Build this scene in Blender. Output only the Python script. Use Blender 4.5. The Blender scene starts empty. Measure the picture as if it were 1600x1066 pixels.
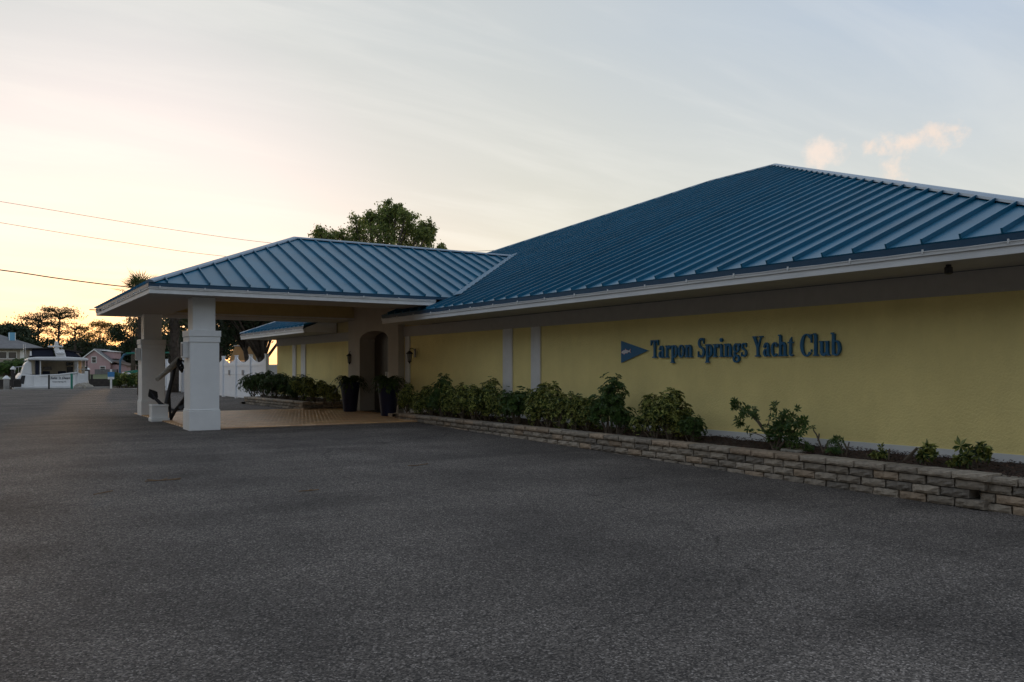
import bpy, bmesh, math, random
import numpy as np
from mathutils import Vector, Matrix
random.seed(7); RNG = np.random.default_rng(7)
R = math.radians
scene = bpy.context.scene
C = scene.collection

# ------------------------------------------------------------------ camera
YAW = 32.27; EYE = 1.28; FPX = 1330.0
cam_d = bpy.data.cameras.new('camera'); cam = bpy.data.objects.new('camera', cam_d); C.objects.link(cam)
cam.location = (0, 0, EYE); cam.rotation_euler = (R(90), 0, R(-YAW))
cam_d.sensor_width = 36; cam_d.lens = FPX / 1600 * 36; cam_d.shift_y = 0.0275
cam_d.clip_start = 0.05; cam_d.clip_end = 5000
scene.camera = cam
scene.view_settings.view_transform = 'Standard'; scene.view_settings.look = 'None'
scene.view_settings.exposure = 0.0; scene.view_settings.gamma = 1.0
CS, SN = math.cos(R(YAW)), math.sin(R(YAW))

# ------------------------------------------------------------------ sky and sun (dusk, thin veil of cloud)
SUN_AZ = 7.0      # degrees from +Y towards +X
SUN_EL = 2.6
sun_dir = Vector((math.sin(R(SUN_AZ)) * math.cos(R(SUN_EL)), math.cos(R(SUN_AZ)) * math.cos(R(SUN_EL)), math.sin(R(SUN_EL))))
sd = bpy.data.lights.new('sun', 'SUN'); sun = bpy.data.objects.new('sun', sd); C.objects.link(sun)
sd.energy = 2.0; sd.angle = R(0.6); sd.color = (1.0, 0.62, 0.30)
sun.rotation_euler = sun_dir.to_track_quat('Z', 'Y').to_euler()
sun.location = (0, 60, 40)

world = bpy.data.worlds.new('World'); scene.world = world; world.use_nodes = True
wt = world.node_tree; wt.nodes.clear()
def wn(t, **kw):
    n = wt.nodes.new(t)
    for k, v in kw.items(): setattr(n, k, v)
    return n
def wmath(op, a, b=None, c=None):
    n = wn('ShaderNodeMath', operation=op)
    for i, v in enumerate((a, b, c)):
        if v is None: continue
        if isinstance(v, (int, float)): n.inputs[i].default_value = v
        else: wt.links.new(v, n.inputs[i])
    return n.outputs[0]
def wramp(fac, stops, mode='EASE'):
    n = wn('ShaderNodeValToRGB'); cr = n.color_ramp; cr.interpolation = mode
    while len(cr.elements) < len(stops): cr.elements.new(0.5)
    for e, (p, c) in zip(cr.elements, stops):
        e.position = p; e.color = (*c, 1) if len(c) == 3 else c
    wt.links.new(fac, n.inputs[0]); return n.outputs[0]
def wmix(fac, a, b, blend='MIX'):
    n = wn('ShaderNodeMix', data_type='RGBA', blend_type=blend)
    for sock, v in ((n.inputs[0], fac), (n.inputs[6], a), (n.inputs[7], b)):
        if isinstance(v, (int, float)): sock.default_value = v
        elif isinstance(v, tuple): sock.default_value = (*v, 1)
        else: wt.links.new(v, sock)
    return n.outputs[2]
tc = wn('ShaderNodeTexCoord')
sep = wn('ShaderNodeSeparateXYZ'); wt.links.new(tc.outputs['Generated'], sep.inputs[0])
dotn = wn('ShaderNodeVectorMath', operation='DOT_PRODUCT'); wt.links.new(tc.outputs['Generated'], dotn.inputs[0]); dotn.inputs[1].default_value = sun_dir
ang = wmath('DIVIDE', wmath('ARCCOSINE', wmath('MINIMUM', dotn.outputs['Value'], 0.99999)), math.pi)   # 0 at the sun, 1 opposite
veil = wramp(ang, [(0.0, (.90, .76, .66)), (.045, (.82, .76, .82)), (.072, (.80, .78, .81)), (.115, (.62, .645, .645)), (.17, (.59, .62, .63)),
                   (.30, (.48, .565, .69)), (.45, (.47, .55, .68)), (1.0, (.42, .50, .64))], 'LINEAR')
up = wmath('MAXIMUM', sep.outputs[2], 0.0)
low = wmath('POWER', 2.718, wmath('MULTIPLY', up, -15.0))
nearsun = wramp(ang, [(0.0, (1, 1, 1)), (.22, (.42, .42, .42)), (.5, (.12, .12, .12)), (1.0, (.05, .05, .05))], 'LINEAR')
hz = wramp(up, [(0.0, (.85,) * 3), (.12, (.72,) * 3), (.20, (.52,) * 3), (.36, (0.0,) * 3)], 'LINEAR')
hazecol = wramp(ang, [(0.0, (.95, .80, .78)), (.06, (.86, .79, .82)), (.15, (.76, .715, .62)), (.35, (.82, .795, .69)), (1.0, (.66, .65, .60))], 'LINEAR')
warm = wmix(wmath('MULTIPLY', low, nearsun), wmix(hz, veil, hazecol), (1.02, .70, .40))
# cirrus streaks: noise on a flattened dome
den = wmath('ADD', up, 0.16)
cmb = wn('ShaderNodeCombineXYZ')
wt.links.new(wmath('DIVIDE', sep.outputs[0], den), cmb.inputs[0]); wt.links.new(wmath('DIVIDE', sep.outputs[1], den), cmb.inputs[1])
mp = wn('ShaderNodeMapping'); wt.links.new(cmb.outputs[0], mp.inputs[0]); mp.inputs['Rotation'].default_value = (0, 0, R(52)); mp.inputs['Scale'].default_value = (0.55, 2.2, 1)
nz = wn('ShaderNodeTexNoise'); wt.links.new(mp.outputs[0], nz.inputs['Vector']); nz.inputs['Scale'].default_value = 1.5; nz.inputs['Detail'].default_value = 7; nz.inputs['Roughness'].default_value = .58; nz.inputs['Distortion'].default_value = .5
streak = wramp(nz.outputs[0], [(.40, (0, 0, 0)), (.72, (1, 1, 1))])
sk = wmix(wmath('MULTIPLY', streak, wmath('MULTIPLY_ADD', nearsun, .34, .07)), warm, (1.0, .965, .91))
# a small pink cumulus puff above the roof
def dir_of(px, py):
    v = Vector(((px - 800) / FPX, (577 - py) / FPX, 1)); w = Vector((v.x * CS + v.z * SN, -v.x * SN + v.z * CS, v.y)); return w.normalized()
def puff(base, px, py, w, h, lo, hi, col, amt, seed):
    c = dir_of(px, py); r = Vector((c.y, -c.x, 0)).normalized()
    d1 = wn('ShaderNodeVectorMath', operation='DOT_PRODUCT'); wt.links.new(tc.outputs['Generated'], d1.inputs[0]); d1.inputs[1].default_value = r
    a = wmath('DIVIDE', d1.outputs['Value'], w); b = wmath('DIVIDE', wmath('SUBTRACT', sep.outputs[2], c.z), h)
    rad = wmath('SQRT', wmath('ADD', wmath('MULTIPLY', a, a), wmath('MULTIPLY', b, b)))
    front = wn('ShaderNodeVectorMath', operation='DOT_PRODUCT'); wt.links.new(tc.outputs['Generated'], front.inputs[0]); front.inputs[1].default_value = c
    n2 = wn('ShaderNodeTexNoise'); n2.inputs['Scale'].default_value = 26; n2.inputs['Detail'].default_value = 6; n2.inputs['Roughness'].default_value = .6
    off = wn('ShaderNodeVectorMath', operation='ADD'); wt.links.new(tc.outputs['Generated'], off.inputs[0]); off.inputs[1].default_value = (seed, 0, 0); wt.links.new(off.outputs[0], n2.inputs['Vector'])
    m = wmath('SUBTRACT', n2.outputs[0], wmath('MULTIPLY', rad, .28))
    mask = wramp(m, [(lo, (0, 0, 0)), (hi, (1, 1, 1))])
    f = wmath('MULTIPLY', wmath('MULTIPLY', mask, amt), wmath('GREATER_THAN', front.outputs['Value'], .9))
    return wmix(f, base, col)
sk = puff(sk, 1432, 218, .040, .018, .20, .44, (.98, .78, .66), .9, 3.1)
sk = puff(sk, 1392, 258, .020, .030, .22, .48, (1.0, .79, .66), .9, 5.7)
sk = puff(sk, 1290, 232, .038, .020, .26, .52, (.99, .80, .69), .85, 1.3)
sky = wn('ShaderNodeTexSky', sky_type='NISHITA'); sky.sun_disc = False
sky.sun_elevation = R(SUN_EL); sky.sun_rotation = R(SUN_AZ); sky.dust_density = 0.6; sky.air_density = 1.0; sky.altitude = 0
bg1 = wn('ShaderNodeBackground'); wt.links.new(sky.outputs[0], bg1.inputs[0]); bg1.inputs[1].default_value = 0.05
bg2 = wn('ShaderNodeBackground'); wt.links.new(sk, bg2.inputs[0]); bg2.inputs[1].default_value = 0.9
add = wn('ShaderNodeAddShader'); wt.links.new(bg1.outputs[0], add.inputs[0]); wt.links.new(bg2.outputs[0], add.inputs[1])
wo = wn('ShaderNodeOutputWorld'); wt.links.new(add.outputs[0], wo.inputs[0])

# ------------------------------------------------------------------ materials
M = {}
def mat(name, col, rough=.7, metal=0.0, var=0.0, vscale=6.0, bump=0.0, bscale=40.0, spec=.5, col2=None, detail=4, trans=0.0, stretch=None, island=False, objrand=0.0):
    """principled surface; var = brightness variation of a noise, bump = fine relief"""
    m = bpy.data.materials.new(name); m.use_nodes = True; t = m.node_tree; b = t.nodes['Principled BSDF']
    b.inputs['Base Color'].default_value = (*col, 1); b.inputs['Roughness'].default_value = rough; b.inputs['Metallic'].default_value = metal
    b.inputs['Specular IOR Level'].default_value = spec
    tcn = t.nodes.new('ShaderNodeTexCoord'); vec = tcn.outputs['Object']
    if stretch:
        mpn = t.nodes.new('ShaderNodeMapping'); mpn.inputs['Scale'].default_value = stretch; t.links.new(vec, mpn.inputs[0]); vec = mpn.outputs[0]
    if var or col2:
        n = t.nodes.new('ShaderNodeTexNoise'); n.inputs['Scale'].default_value = vscale; n.inputs['Detail'].default_value = detail; n.inputs['Roughness'].default_value = .62
        t.links.new(vec, n.inputs['Vector'])
        r = t.nodes.new('ShaderNodeValToRGB'); t.links.new(n.outputs[0], r.inputs[0])
        a, c = r.color_ramp.elements; a.position = .32; c.position = .68
        if island: t.links.new(t.nodes.new('ShaderNodeNewGeometry').outputs['Random Per Island'], r.inputs[0]); a.position = .22; c.position = 1.0
        c2 = col2 if col2 else tuple(min(1, x * (1 + var)) for x in col); c1 = col if col2 else tuple(x * (1 - var) for x in col)
        a.color = (*c1, 1); c.color = (*c2, 1); t.links.new(r.outputs[0], b.inputs['Base Color'])
    if objrand:
        oi = t.nodes.new('ShaderNodeObjectInfo'); mr = t.nodes.new('ShaderNodeMapRange'); mr.inputs[3].default_value = 1 - objrand; mr.inputs[4].default_value = 1 + objrand; t.links.new(oi.outputs['Random'], mr.inputs[0])
        hs = t.nodes.new('ShaderNodeHueSaturation'); t.links.new(mr.outputs[0], hs.inputs['Value']); lk = b.inputs['Base Color'].links
        if lk: t.links.new(lk[0].from_socket, hs.inputs['Color'])
        else: hs.inputs['Color'].default_value = (*col, 1)
        t.links.new(hs.outputs[0], b.inputs['Base Color'])
    if bump:
        n = t.nodes.new('ShaderNodeTexNoise'); n.inputs['Scale'].default_value = bscale; n.inputs['Detail'].default_value = 5
        t.links.new(vec, n.inputs['Vector'])
        bn = t.nodes.new('ShaderNodeBump'); bn.inputs['Strength'].default_value = bump; bn.inputs['Distance'].default_value = .02
        t.links.new(n.outputs[0], bn.inputs['Height']); t.links.new(bn.outputs[0], b.inputs['Normal'])
    if trans:
        tr = t.nodes.new('ShaderNodeBsdfTranslucent'); mx = t.nodes.new('ShaderNodeMixShader'); mx.inputs[0].default_value = trans
        src = b.inputs['Base Color'].links[0].from_socket if b.inputs['Base Color'].links else None
        if src: t.links.new(src, tr.inputs[0])
        else: tr.inputs[0].default_value = (*col, 1)
        t.links.new(b.outputs[0], mx.inputs[1]); t.links.new(tr.outputs[0], mx.inputs[2]); t.links.new(mx.outputs[0], t.nodes['Material Output'].inputs[0])
    M[name] = m; return m
mat('white_paint', (.78, .78, .76), .5, var=.04, vscale=2.5, bump=.05, bscale=90)
mat('trim_paint', (.70, .69, .66), .6, var=.06, vscale=3, bump=.05, bscale=80)
mat('fascia_paint', (.74, .74, .72), .5, var=.10, vscale=5, stretch=(1, .25, 2))
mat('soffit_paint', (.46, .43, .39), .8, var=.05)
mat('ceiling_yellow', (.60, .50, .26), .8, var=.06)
mat('roof_blue', (.004, .108, .192), .37, var=.14, vscale=1.4, bump=.10, bscale=2.2, spec=.44, objrand=.07)
mat('roof_edge_blue', (.012, .055, .105), .45, var=.1)
mat('cap_sky_sheen', (.24, .31, .38), .4, metal=.2, var=.08, vscale=2)  # same blue metal as the roof, sky reflection painted in as paler colour
mat('flashing', (.06, .16, .25), .55, metal=.0, var=.12, vscale=3)
mat('sign_blue', (.012, .13, .27), .42, var=.12, vscale=8)
mat('sign_edge', (.01, .03, .06), .6)
mat('sign_red', (.35, .05, .04), .6)
mat('fish_white', (.72, .72, .74), .5, var=.1, vscale=40)
mat('block_grey', (.27, .228, .178), .95, var=.35, vscale=9, bump=.9, bscale=38, objrand=.22)
mat('block_tan', (.31, .235, .165), .95, var=.32, vscale=9, bump=.9, bscale=38, objrand=.22)
mat('block_dark', (.19, .165, .135), .95, var=.35, vscale=9, bump=.9, bscale=38, objrand=.22)
mat('soil', (.045, .030, .022), 1, var=.5, vscale=14, bump=.8, bscale=30)
mat('mulch', (.065, .036, .024), 1, var=.6, vscale=5)
mat('paver', (.62, .34, .13), .34, var=.26, vscale=3.2, bump=.06, bscale=60, spec=.9, objrand=.15)
mat('paver_joint', (.16, .12, .085), .85, var=.2)
mat('iron_black', (.012, .011, .011), .55, var=.3, bump=.2, bscale=50)
mat('old_wood', (.36, .33, .28), .8, var=.25, vscale=4, stretch=(1, 1, 6))
mat('pot_navy', (.012, .016, .045), .35, var=.2, vscale=3)
mat('lantern_black', (.015, .014, .013), .45)
mat('door_dark', (.045, .032, .022), .4, var=.2)
mat('vinyl_white', (.80, .82, .85), .4, var=.03, vscale=1.5)
mat('plate_grey', (.22, .22, .23), .5)
mat('bark', (.085, .065, .05), .95, var=.35, vscale=6, bump=.6, bscale=25)
mat('stem_brown', (.13, .10, .07), .9, var=.3, vscale=12)
mat('leaf_variegated', (.032, .066, .014), .4, col2=(.46, .47, .13), vscale=11, trans=.28, island=True)
mat('leaf_green', (.05, .105, .025), .4, col2=(.12, .18, .045), vscale=7, trans=.25, island=True)
mat('leaf_dark', (.03, .06, .014), .45, col2=(.08, .115, .028), vscale=7, trans=.2, island=True)
mat('leaf_oak', (.085, .125, .03), .6, col2=(.27, .31, .08), vscale=1.2, trans=.5, island=True)
mat('leaf_wood', (.018, .034, .013), .7, col2=(.04, .058, .022), vscale=.5, trans=.25, island=True)
mat('leaf_pine', (.045, .05, .018), .7, col2=(.09, .075, .025), vscale=.4, trans=.4, island=True)
mat('leaf_backlit', (.22, .14, .035), .7, col2=(.36, .21, .05), vscale=.5, trans=.5, island=True)  # gold of the low sun behind the crown, put into the leaf colour
mat('leaf_palm', (.05, .075, .022), .6, col2=(.14, .14, .04), vscale=2, trans=.35, island=True)
mat('grass', (.07, .09, .03), 1, var=.35, vscale=1.5)
mat('concrete', (.34, .32, .29), .9, var=.2, vscale=1.5)
mat('dark_timber', (.035, .03, .026), .9, var=.3, vscale=3)
mat('shingle', (.17, .165, .165), .9, var=.15, vscale=1.5)
mat('pink_siding', (.50, .33, .33), .8, var=.06, vscale=1)
mat('house_beige', (.36, .32, .27), .85, var=.1, vscale=1)
mat('house_brown', (.14, .10, .075), .9, var=.2, vscale=1)
mat('chimney_blue', (.14, .36, .52), .6, var=.06)
mat('glass_dark', (.02, .025, .03), .12)
mat('boat_white', (.72, .72, .71), .3, var=.05, vscale=2)
mat('boat_cream', (.42, .36, .27), .7, var=.12, vscale=2)
mat('canvas_navy', (.012, .016, .032), .85)
mat('canvas_cream', (.85, .66, .42), .8, var=.1, vscale=2, trans=.6)
mat('canvas_green', (.03, .22, .15), .75)
mat('steel', (.55, .56, .57), .3, metal=.8)
mat('sign_panel_blue', (.05, .22, .48), .5)
mat('letter_dark', (.03, .035, .05), .6)
mat('rock', (.30, .27, .22), .95, var=.3, vscale=3, bump=.6, bscale=8)
mat('twig', (.16, .10, .055), .9, var=.3, vscale=20)
mat('wire', (.10, .085, .075), .7)

def stucco(name, col):
    m = mat(name, col, .85, var=.05, vscale=1.1); t = m.node_tree; b = t.nodes['Principled BSDF']
    tcn = t.nodes.new('ShaderNodeTexCoord')
    n = t.nodes.new('ShaderNodeTexNoise'); n.inputs['Scale'].default_value = 34; n.inputs['Detail'].default_value = 6; n.inputs['Roughness'].default_value = .6; n.inputs['Distortion'].default_value = .4
    t.links.new(tcn.outputs['Object'], n.inputs['Vector'])
    bn = t.nodes.new('ShaderNodeBump'); bn.inputs['Strength'].default_value = .75; bn.inputs['Distance'].default_value = .02
    t.links.new(n.outputs[0], bn.inputs['Height']); t.links.new(bn.outputs[0], b.inputs['Normal'])
    mp_ = t.nodes.new('ShaderNodeMapping'); mp_.inputs['Scale'].default_value = (1, 1.5, .5); t.links.new(tcn.outputs['Object'], mp_.inputs[0])
    n2 = t.nodes.new('ShaderNodeTexNoise'); n2.inputs['Scale'].default_value = 1.6; n2.inputs['Detail'].default_value = 6; n2.inputs['Roughness'].default_value = .65; t.links.new(mp_.outputs[0], n2.inputs['Vector'])
    r2 = t.nodes.new('ShaderNodeValToRGB'); t.links.new(n2.outputs[0], r2.inputs[0]); r2.color_ramp.elements[0].position = .3; r2.color_ramp.elements[0].color = (.94, .935, .92, 1); r2.color_ramp.elements[1].position = .6; r2.color_ramp.elements[1].color = (1, 1, 1, 1)
    mx = t.nodes.new('ShaderNodeMix'); mx.data_type = 'RGBA'; mx.blend_type = 'MULTIPLY'; mx.inputs[0].default_value = 1
    t.links.new(b.inputs['Base Color'].links[0].from_socket, mx.inputs[6]); t.links.new(r2.outputs[0], mx.inputs[7]); t.links.new(mx.outputs[2], b.inputs['Base Color'])
stucco('stucco_yellow', (.92, .76, .315))
stucco('portal_paint', (.50, .45, .38))

def asphalt():
    m = bpy.data.materials.new('asphalt'); m.use_nodes = True; t = m.node_tree; b = t.nodes['Principled BSDF']; M['asphalt'] = m
    L = t.links.new; N = t.nodes.new
    co = N('ShaderNodeTexCoord').outputs['Object']
    v = N('ShaderNodeTexVoronoi'); v.inputs['Scale'].default_value = 92; L(co, v.inputs['Vector'])
    sp = N('ShaderNodeSeparateColor'); L(v.outputs['Color'], sp.inputs[0])
    r = N('ShaderNodeValToRGB'); L(sp.outputs[0], r.inputs[0]); cr = r.color_ramp
    cr.elements[0].color = (.034, .030, .028, 1); cr.elements[1].color = (.34, .305, .275, 1); cr.elements[1].position = 1
    for p, c in ((.35, .072), (.7, .128), (.92, .19)):
        e = cr.elements.new(p); e.color = (c * 1.05, c * .92, c * .81, 1)
    n1 = N('ShaderNodeTexNoise'); n1.inputs['Scale'].default_value = .55; n1.inputs['Detail'].default_value = 6; n1.inputs['Roughness'].default_value = .6; L(co, n1.inputs['Vector'])
    r1 = N('ShaderNodeValToRGB'); L(n1.outputs[0], r1.inputs[0]); r1.color_ramp.elements[0].position = .3; r1.color_ramp.elements[0].color = (.60, .59, .59, 1); r1.color_ramp.elements[1].position = .72; r1.color_ramp.elements[1].color = (1.26, 1.24, 1.22, 1)
    mpn = N('ShaderNodeMapping'); mpn.inputs['Rotation'].default_value = (0, 0, R(25)); mpn.inputs['Scale'].default_value = (.16, 1.1, 1); L(co, mpn.inputs[0])
    n2 = N('ShaderNodeTexNoise'); n2.inputs['Scale'].default_value = 1.0; n2.inputs['Detail'].default_value = 5; n2.inputs['Distortion'].default_value = .8; L(mpn.outputs[0], n2.inputs['Vector'])
    r2 = N('ShaderNodeValToRGB'); L(n2.outputs[0], r2.inputs[0]); r2.color_ramp.elements[0].position = .35; r2.color_ramp.elements[0].color = (.88, .88, .88, 1); r2.color_ramp.elements[1].position = .7; r2.color_ramp.elements[1].color = (1.14, 1.14, 1.14, 1)
    # oil and tyre stains with a shape of their own
    n3 = N('ShaderNodeTexNoise'); n3.inputs['Scale'].default_value = .23; n3.inputs['Detail'].default_value = 7; n3.inputs['Roughness'].default_value = .7; L(co, n3.inputs['Vector'])
    r3 = N('ShaderNodeValToRGB'); L(n3.outputs[0], r3.inputs[0]); r3.color_ramp.elements[0].position = .57; r3.color_ramp.elements[0].color = (1, 1, 1, 1); r3.color_ramp.elements[1].position = .72; r3.color_ramp.elements[1].color = (.62, .60, .60, 1)
    vc = N('ShaderNodeTexVoronoi'); vc.feature = 'DISTANCE_TO_EDGE'; vc.inputs['Scale'].default_value = .16; nw = N('ShaderNodeTexNoise'); nw.inputs['Scale'].default_value = 1.3; nw.inputs['Detail'].default_value = 5; L(co, nw.inputs['Vector'])
    wv = N('ShaderNodeVectorMath'); wv.operation = 'MULTIPLY_ADD'; L(nw.outputs['Color'], wv.inputs[0]); wv.inputs[1].default_value = (1.3, 1.3, 0); L(co, wv.inputs[2]); L(wv.outputs[0], vc.inputs['Vector'])
    r4 = N('ShaderNodeValToRGB'); L(vc.outputs[0], r4.inputs[0]); r4.color_ramp.elements[0].position = .0; r4.color_ramp.elements[0].color = (.55, .55, .55, 1); r4.color_ramp.elements[1].position = .0032; r4.color_ramp.elements[1].color = (1, 1, 1, 1)
    prev = r.outputs[0]
    for x in (r1, r2, r3, r4):
        mx = N('ShaderNodeMix'); mx.data_type = 'RGBA'; mx.blend_type = 'MULTIPLY'; mx.inputs[0].default_value = 1; L(prev, mx.inputs[6]); L(x.outputs[0], mx.inputs[7]); prev = mx.outputs[2]
    L(prev, b.inputs['Base Color']); b.inputs['Roughness'].default_value = .9; b.inputs['Specular IOR Level'].default_value = .25
    bn = N('ShaderNodeBump'); bn.inputs['Strength'].default_value = .8; bn.inputs['Distance'].default_value = .006; bn.invert = True
    L(v.outputs['Distance'], bn.inputs['Height']); L(bn.outputs[0], b.inputs['Normal'])
asphalt()
def water():
    m = mat('water', (.015, .02, .018), .08); t = m.node_tree; b = t.nodes['Principled BSDF']
    n = t.nodes.new('ShaderNodeTexNoise'); n.inputs['Scale'].default_value = 1.4; n.inputs['Detail'].default_value = 4
    bn = t.nodes.new('ShaderNodeBump'); bn.inputs['Strength'].default_value = .25; bn.inputs['Distance'].default_value = .1
    t.links.new(t.nodes.new('ShaderNodeTexCoord').outputs['Object'], n.inputs['Vector']); t.links.new(n.outputs[0], bn.inputs['Height']); t.links.new(bn.outputs[0], b.inputs['Normal'])
water()

# ------------------------------------------------------------------ mesh helpers
class MB:
    def __init__(s): s.v = []; s.f = []
    def box(s, a, b):
        x0, y0, z0 = a; x1, y1, z1 = b; i = len(s.v)
        s.v += [(x0, y0, z0), (x1, y0, z0), (x1, y1, z0), (x0, y1, z0), (x0, y0, z1), (x1, y0, z1), (x1, y1, z1), (x0, y1, z1)]
        s.f += [[i + k for k in q] for q in ((0, 3, 2, 1), (4, 5, 6, 7), (0, 1, 5, 4), (1, 2, 6, 5), (2, 3, 7, 6), (3, 0, 4, 7))]; return s
    def poly(s, pts):
        i = len(s.v); s.v += [tuple(p) for p in pts]; s.f.append(list(range(i, i + len(pts)))); return s
    def prism(s, pts, off):
        """closed slab: polygon pts moved by vector off"""
        n = len(pts); i = len(s.v); o = Vector(off)
        s.v += [tuple(p) for p in pts] + [tuple(Vector(p) + o) for p in pts]
        s.f.append(list(range(i, i + n))); s.f.append(list(range(i + 2 * n - 1, i + n - 1, -1)))
        for k in range(n): s.f.append([i + k, i + n + k, i + n + (k + 1) % n, i + (k + 1) % n])
        return s
    def tube(s, pts, rad, n=6, caps=True):
        pts = [Vector(p) for p in pts]; rad = rad if isinstance(rad, (list, tuple)) else [rad] * len(pts); i0 = len(s.v); ref = None
        for k, p in enumerate(pts):
            d = (pts[min(k + 1, len(pts) - 1)] - pts[max(k - 1, 0)]).normalized()
            if ref is None: ref = Vector((0, 0, 1)) if abs(d.z) < .9 else Vector((1, 0, 0))
            a = d.cross(ref).normalized(); b = d.cross(a).normalized(); ref = a.cross(d) if False else ref
            for j in range(n):
                t = 2 * math.pi * j / n; s.v.append(tuple(p + rad[k] * (math.cos(t) * a + math.sin(t) * b)))
        for k in range(len(pts) - 1):
            for j in range(n):
                a = i0 + k * n + j; b = i0 + k * n + (j + 1) % n; s.f.append([a, b, b + n, a + n])
        if caps: s.f.append([i0 + j for j in range(n)][::-1]); s.f.append([i0 + (len(pts) - 1) * n + j for j in range(n)])
        return s
    def lathe(s, prof, c=(0, 0, 0), n=20):
        i0 = len(s.v)
        for r, z in prof:
            for j in range(n):
                t = 2 * math.pi * j / n; s.v.append((c[0] + r * math.cos(t), c[1] + r * math.sin(t), c[2] + z))
        for k in range(len(prof) - 1):
            for j in range(n):
                a = i0 + k * n + j; b = i0 + k * n + (j + 1) % n; s.f.append([a, b, b + n, a + n])
        s.f.append([i0 + j for j in range(n)][::-1]); s.f.append([i0 + (len(prof) - 1) * n + j for j in range(n)]); return s
    def mesh(s, name, m):
        me = bpy.data.meshes.new(name); me.from_pydata(s.v, [], s.f); me.materials.append(M[m]); me.update(); return me
    def build(s, name, m, parent=None, smooth=False):
        me = s.mesh(name, m)
        if smooth: me.polygons.foreach_set('use_smooth', [True] * len(me.polygons))
        return link(name, me, parent)
def link(name, me, parent=None, loc=None, rz=None):
    o = bpy.data.objects.new(name, me); C.objects.link(o); o.parent = parent
    if loc is not None: o.location = loc
    if rz is not None: o.rotation_euler = (0, 0, rz)
    return o
def tag(o, label=None, cat=None, group=None, kind=None):
    if label: o['label'] = label
    if cat: o['category'] = cat
    if group: o['group'] = group
    if kind: o['kind'] = kind
    return o
def thing(name, label, cat, loc=(0, 0, 0), rz=0, group=None):
    o = bpy.data.objects.new(name, None); C.objects.link(o); o.location = loc; o.rotation_euler = (0, 0, rz); o.empty_display_size = .2
    return tag(o, label, cat, group)
def place(px, d, z=0.0):
    """ground point at distance d along the lens axis, seen at picture column px"""
    r = (px - 800) / FPX * d; return Vector((r * CS + d * SN, -r * SN + d * CS, z))
def on_wall(px, X):
    r = (px - 800) / FPX; d = X / (SN + r * CS); return d * (CS - r * SN)
def zat(py, d): return EYE + (577 - py) / FPX * d
def bevel(o, w=.01, seg=1):
    b = o.modifiers.new('bevel', 'BEVEL'); b.width = w; b.segments = seg; b.limit_method = 'ANGLE'; return o
def cloud_mesh(name, P, size, m, flat=0.0):
    """leaf cards: one bent quad per point, random orientation"""
    n = len(P); a = RNG.normal(size=(n, 3)); a /= np.linalg.norm(a, axis=1)[:, None]
    b = RNG.normal(size=(n, 3)); b[:, 2] *= (1 - flat); b -= (a * b).sum(1)[:, None] * a; b /= np.linalg.norm(b, axis=1)[:, None]
    s = size * RNG.uniform(.6, 1.3, n)[:, None]
    V = np.empty((n, 4, 3)); V[:, 0] = P - a * s; V[:, 1] = P + b * s * .45; V[:, 2] = P + a * s; V[:, 3] = P - b * s * .45
    me = bpy.data.meshes.new(name); me.vertices.add(4 * n); me.vertices.foreach_set('co', V.ravel())
    me.loops.add(4 * n); me.loops.foreach_set('vertex_index', np.arange(4 * n, dtype=np.int32))
    me.polygons.add(n); me.polygons.foreach_set('loop_start', np.arange(0, 4 * n, 4, dtype=np.int32)); me.polygons.foreach_set('loop_total', np.full(n, 4, dtype=np.int32))
    me.materials.append(M[m]); me.update(calc_edges=True); me.validate(); return me

# ------------------------------------------------------------------ ground, water, far bank
GS = 0.0158
def gz(y):
    """the car park falls gently towards the camera"""
    t = 20.0 - y
    if t <= -1: return 0.0
    if t < 1: return -GS * (t + 1) ** 2 / 4
    return -GS * t
ys = [-90, -60, -30, -15, -5, 0, 3, 6, 9, 12, 15, 17, 18.5, 19, 19.5, 20, 20.5, 21, 24, 30, 40, 50, 60.0]
xs = [-160, -80, -30, 0, 10, 30, 80, 200]
mb = MB()
for y in ys:
    for x in xs: mb.v.append((x, y + (0.25 * (9 - x) / 8 if y == 60 and 0 <= x <= 10 else 0), gz(y)))
for j in range(len(ys) - 1):
    for i in range(len(xs) - 1):
        a = j * len(xs) + i; mb.f.append([a, a + 1, a + 1 + len(xs), a + len(xs)])
tag(mb.build('parking_lot', 'asphalt', smooth=True), kind='structure')
mb = MB(); mb.box((-160, 60.02, -2.5), (200, 60.5, .03)); tag(mb.build('seawall', 'concrete'), kind='structure')
mb = MB(); mb.poly([(-3000, 60.3, -.95), (3000, 60.3, -.95), (3000, 4000, -.95), (-3000, 4000, -.95)]); tag(mb.build('water', 'water'), kind='structure')
FB = 126.0
mb = MB()
far = [(FB, -2), (FB, -.05), (FB + 14, .0), (FB + 60, .1), (FB + 130, .2), (900, .6), (3800, 1)]
for y, z in far:
    for x in (-2800, -200, 0, 60, 200, 2800): mb.v.append((x, y, z))
for j in range(len(far) - 1):
    for i in range(5): a = j * 6 + i; mb.f.append([a, a + 1, a + 7, a + 6])
tag(mb.build('far_bank_lawn', 'grass'), kind='structure')
mb = MB(); mb.box((-200, FB - .6, -2), (200, FB - .02, -.02)); tag(mb.build('far_bank_seawall', 'dark_timber'), kind='structure')

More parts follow.
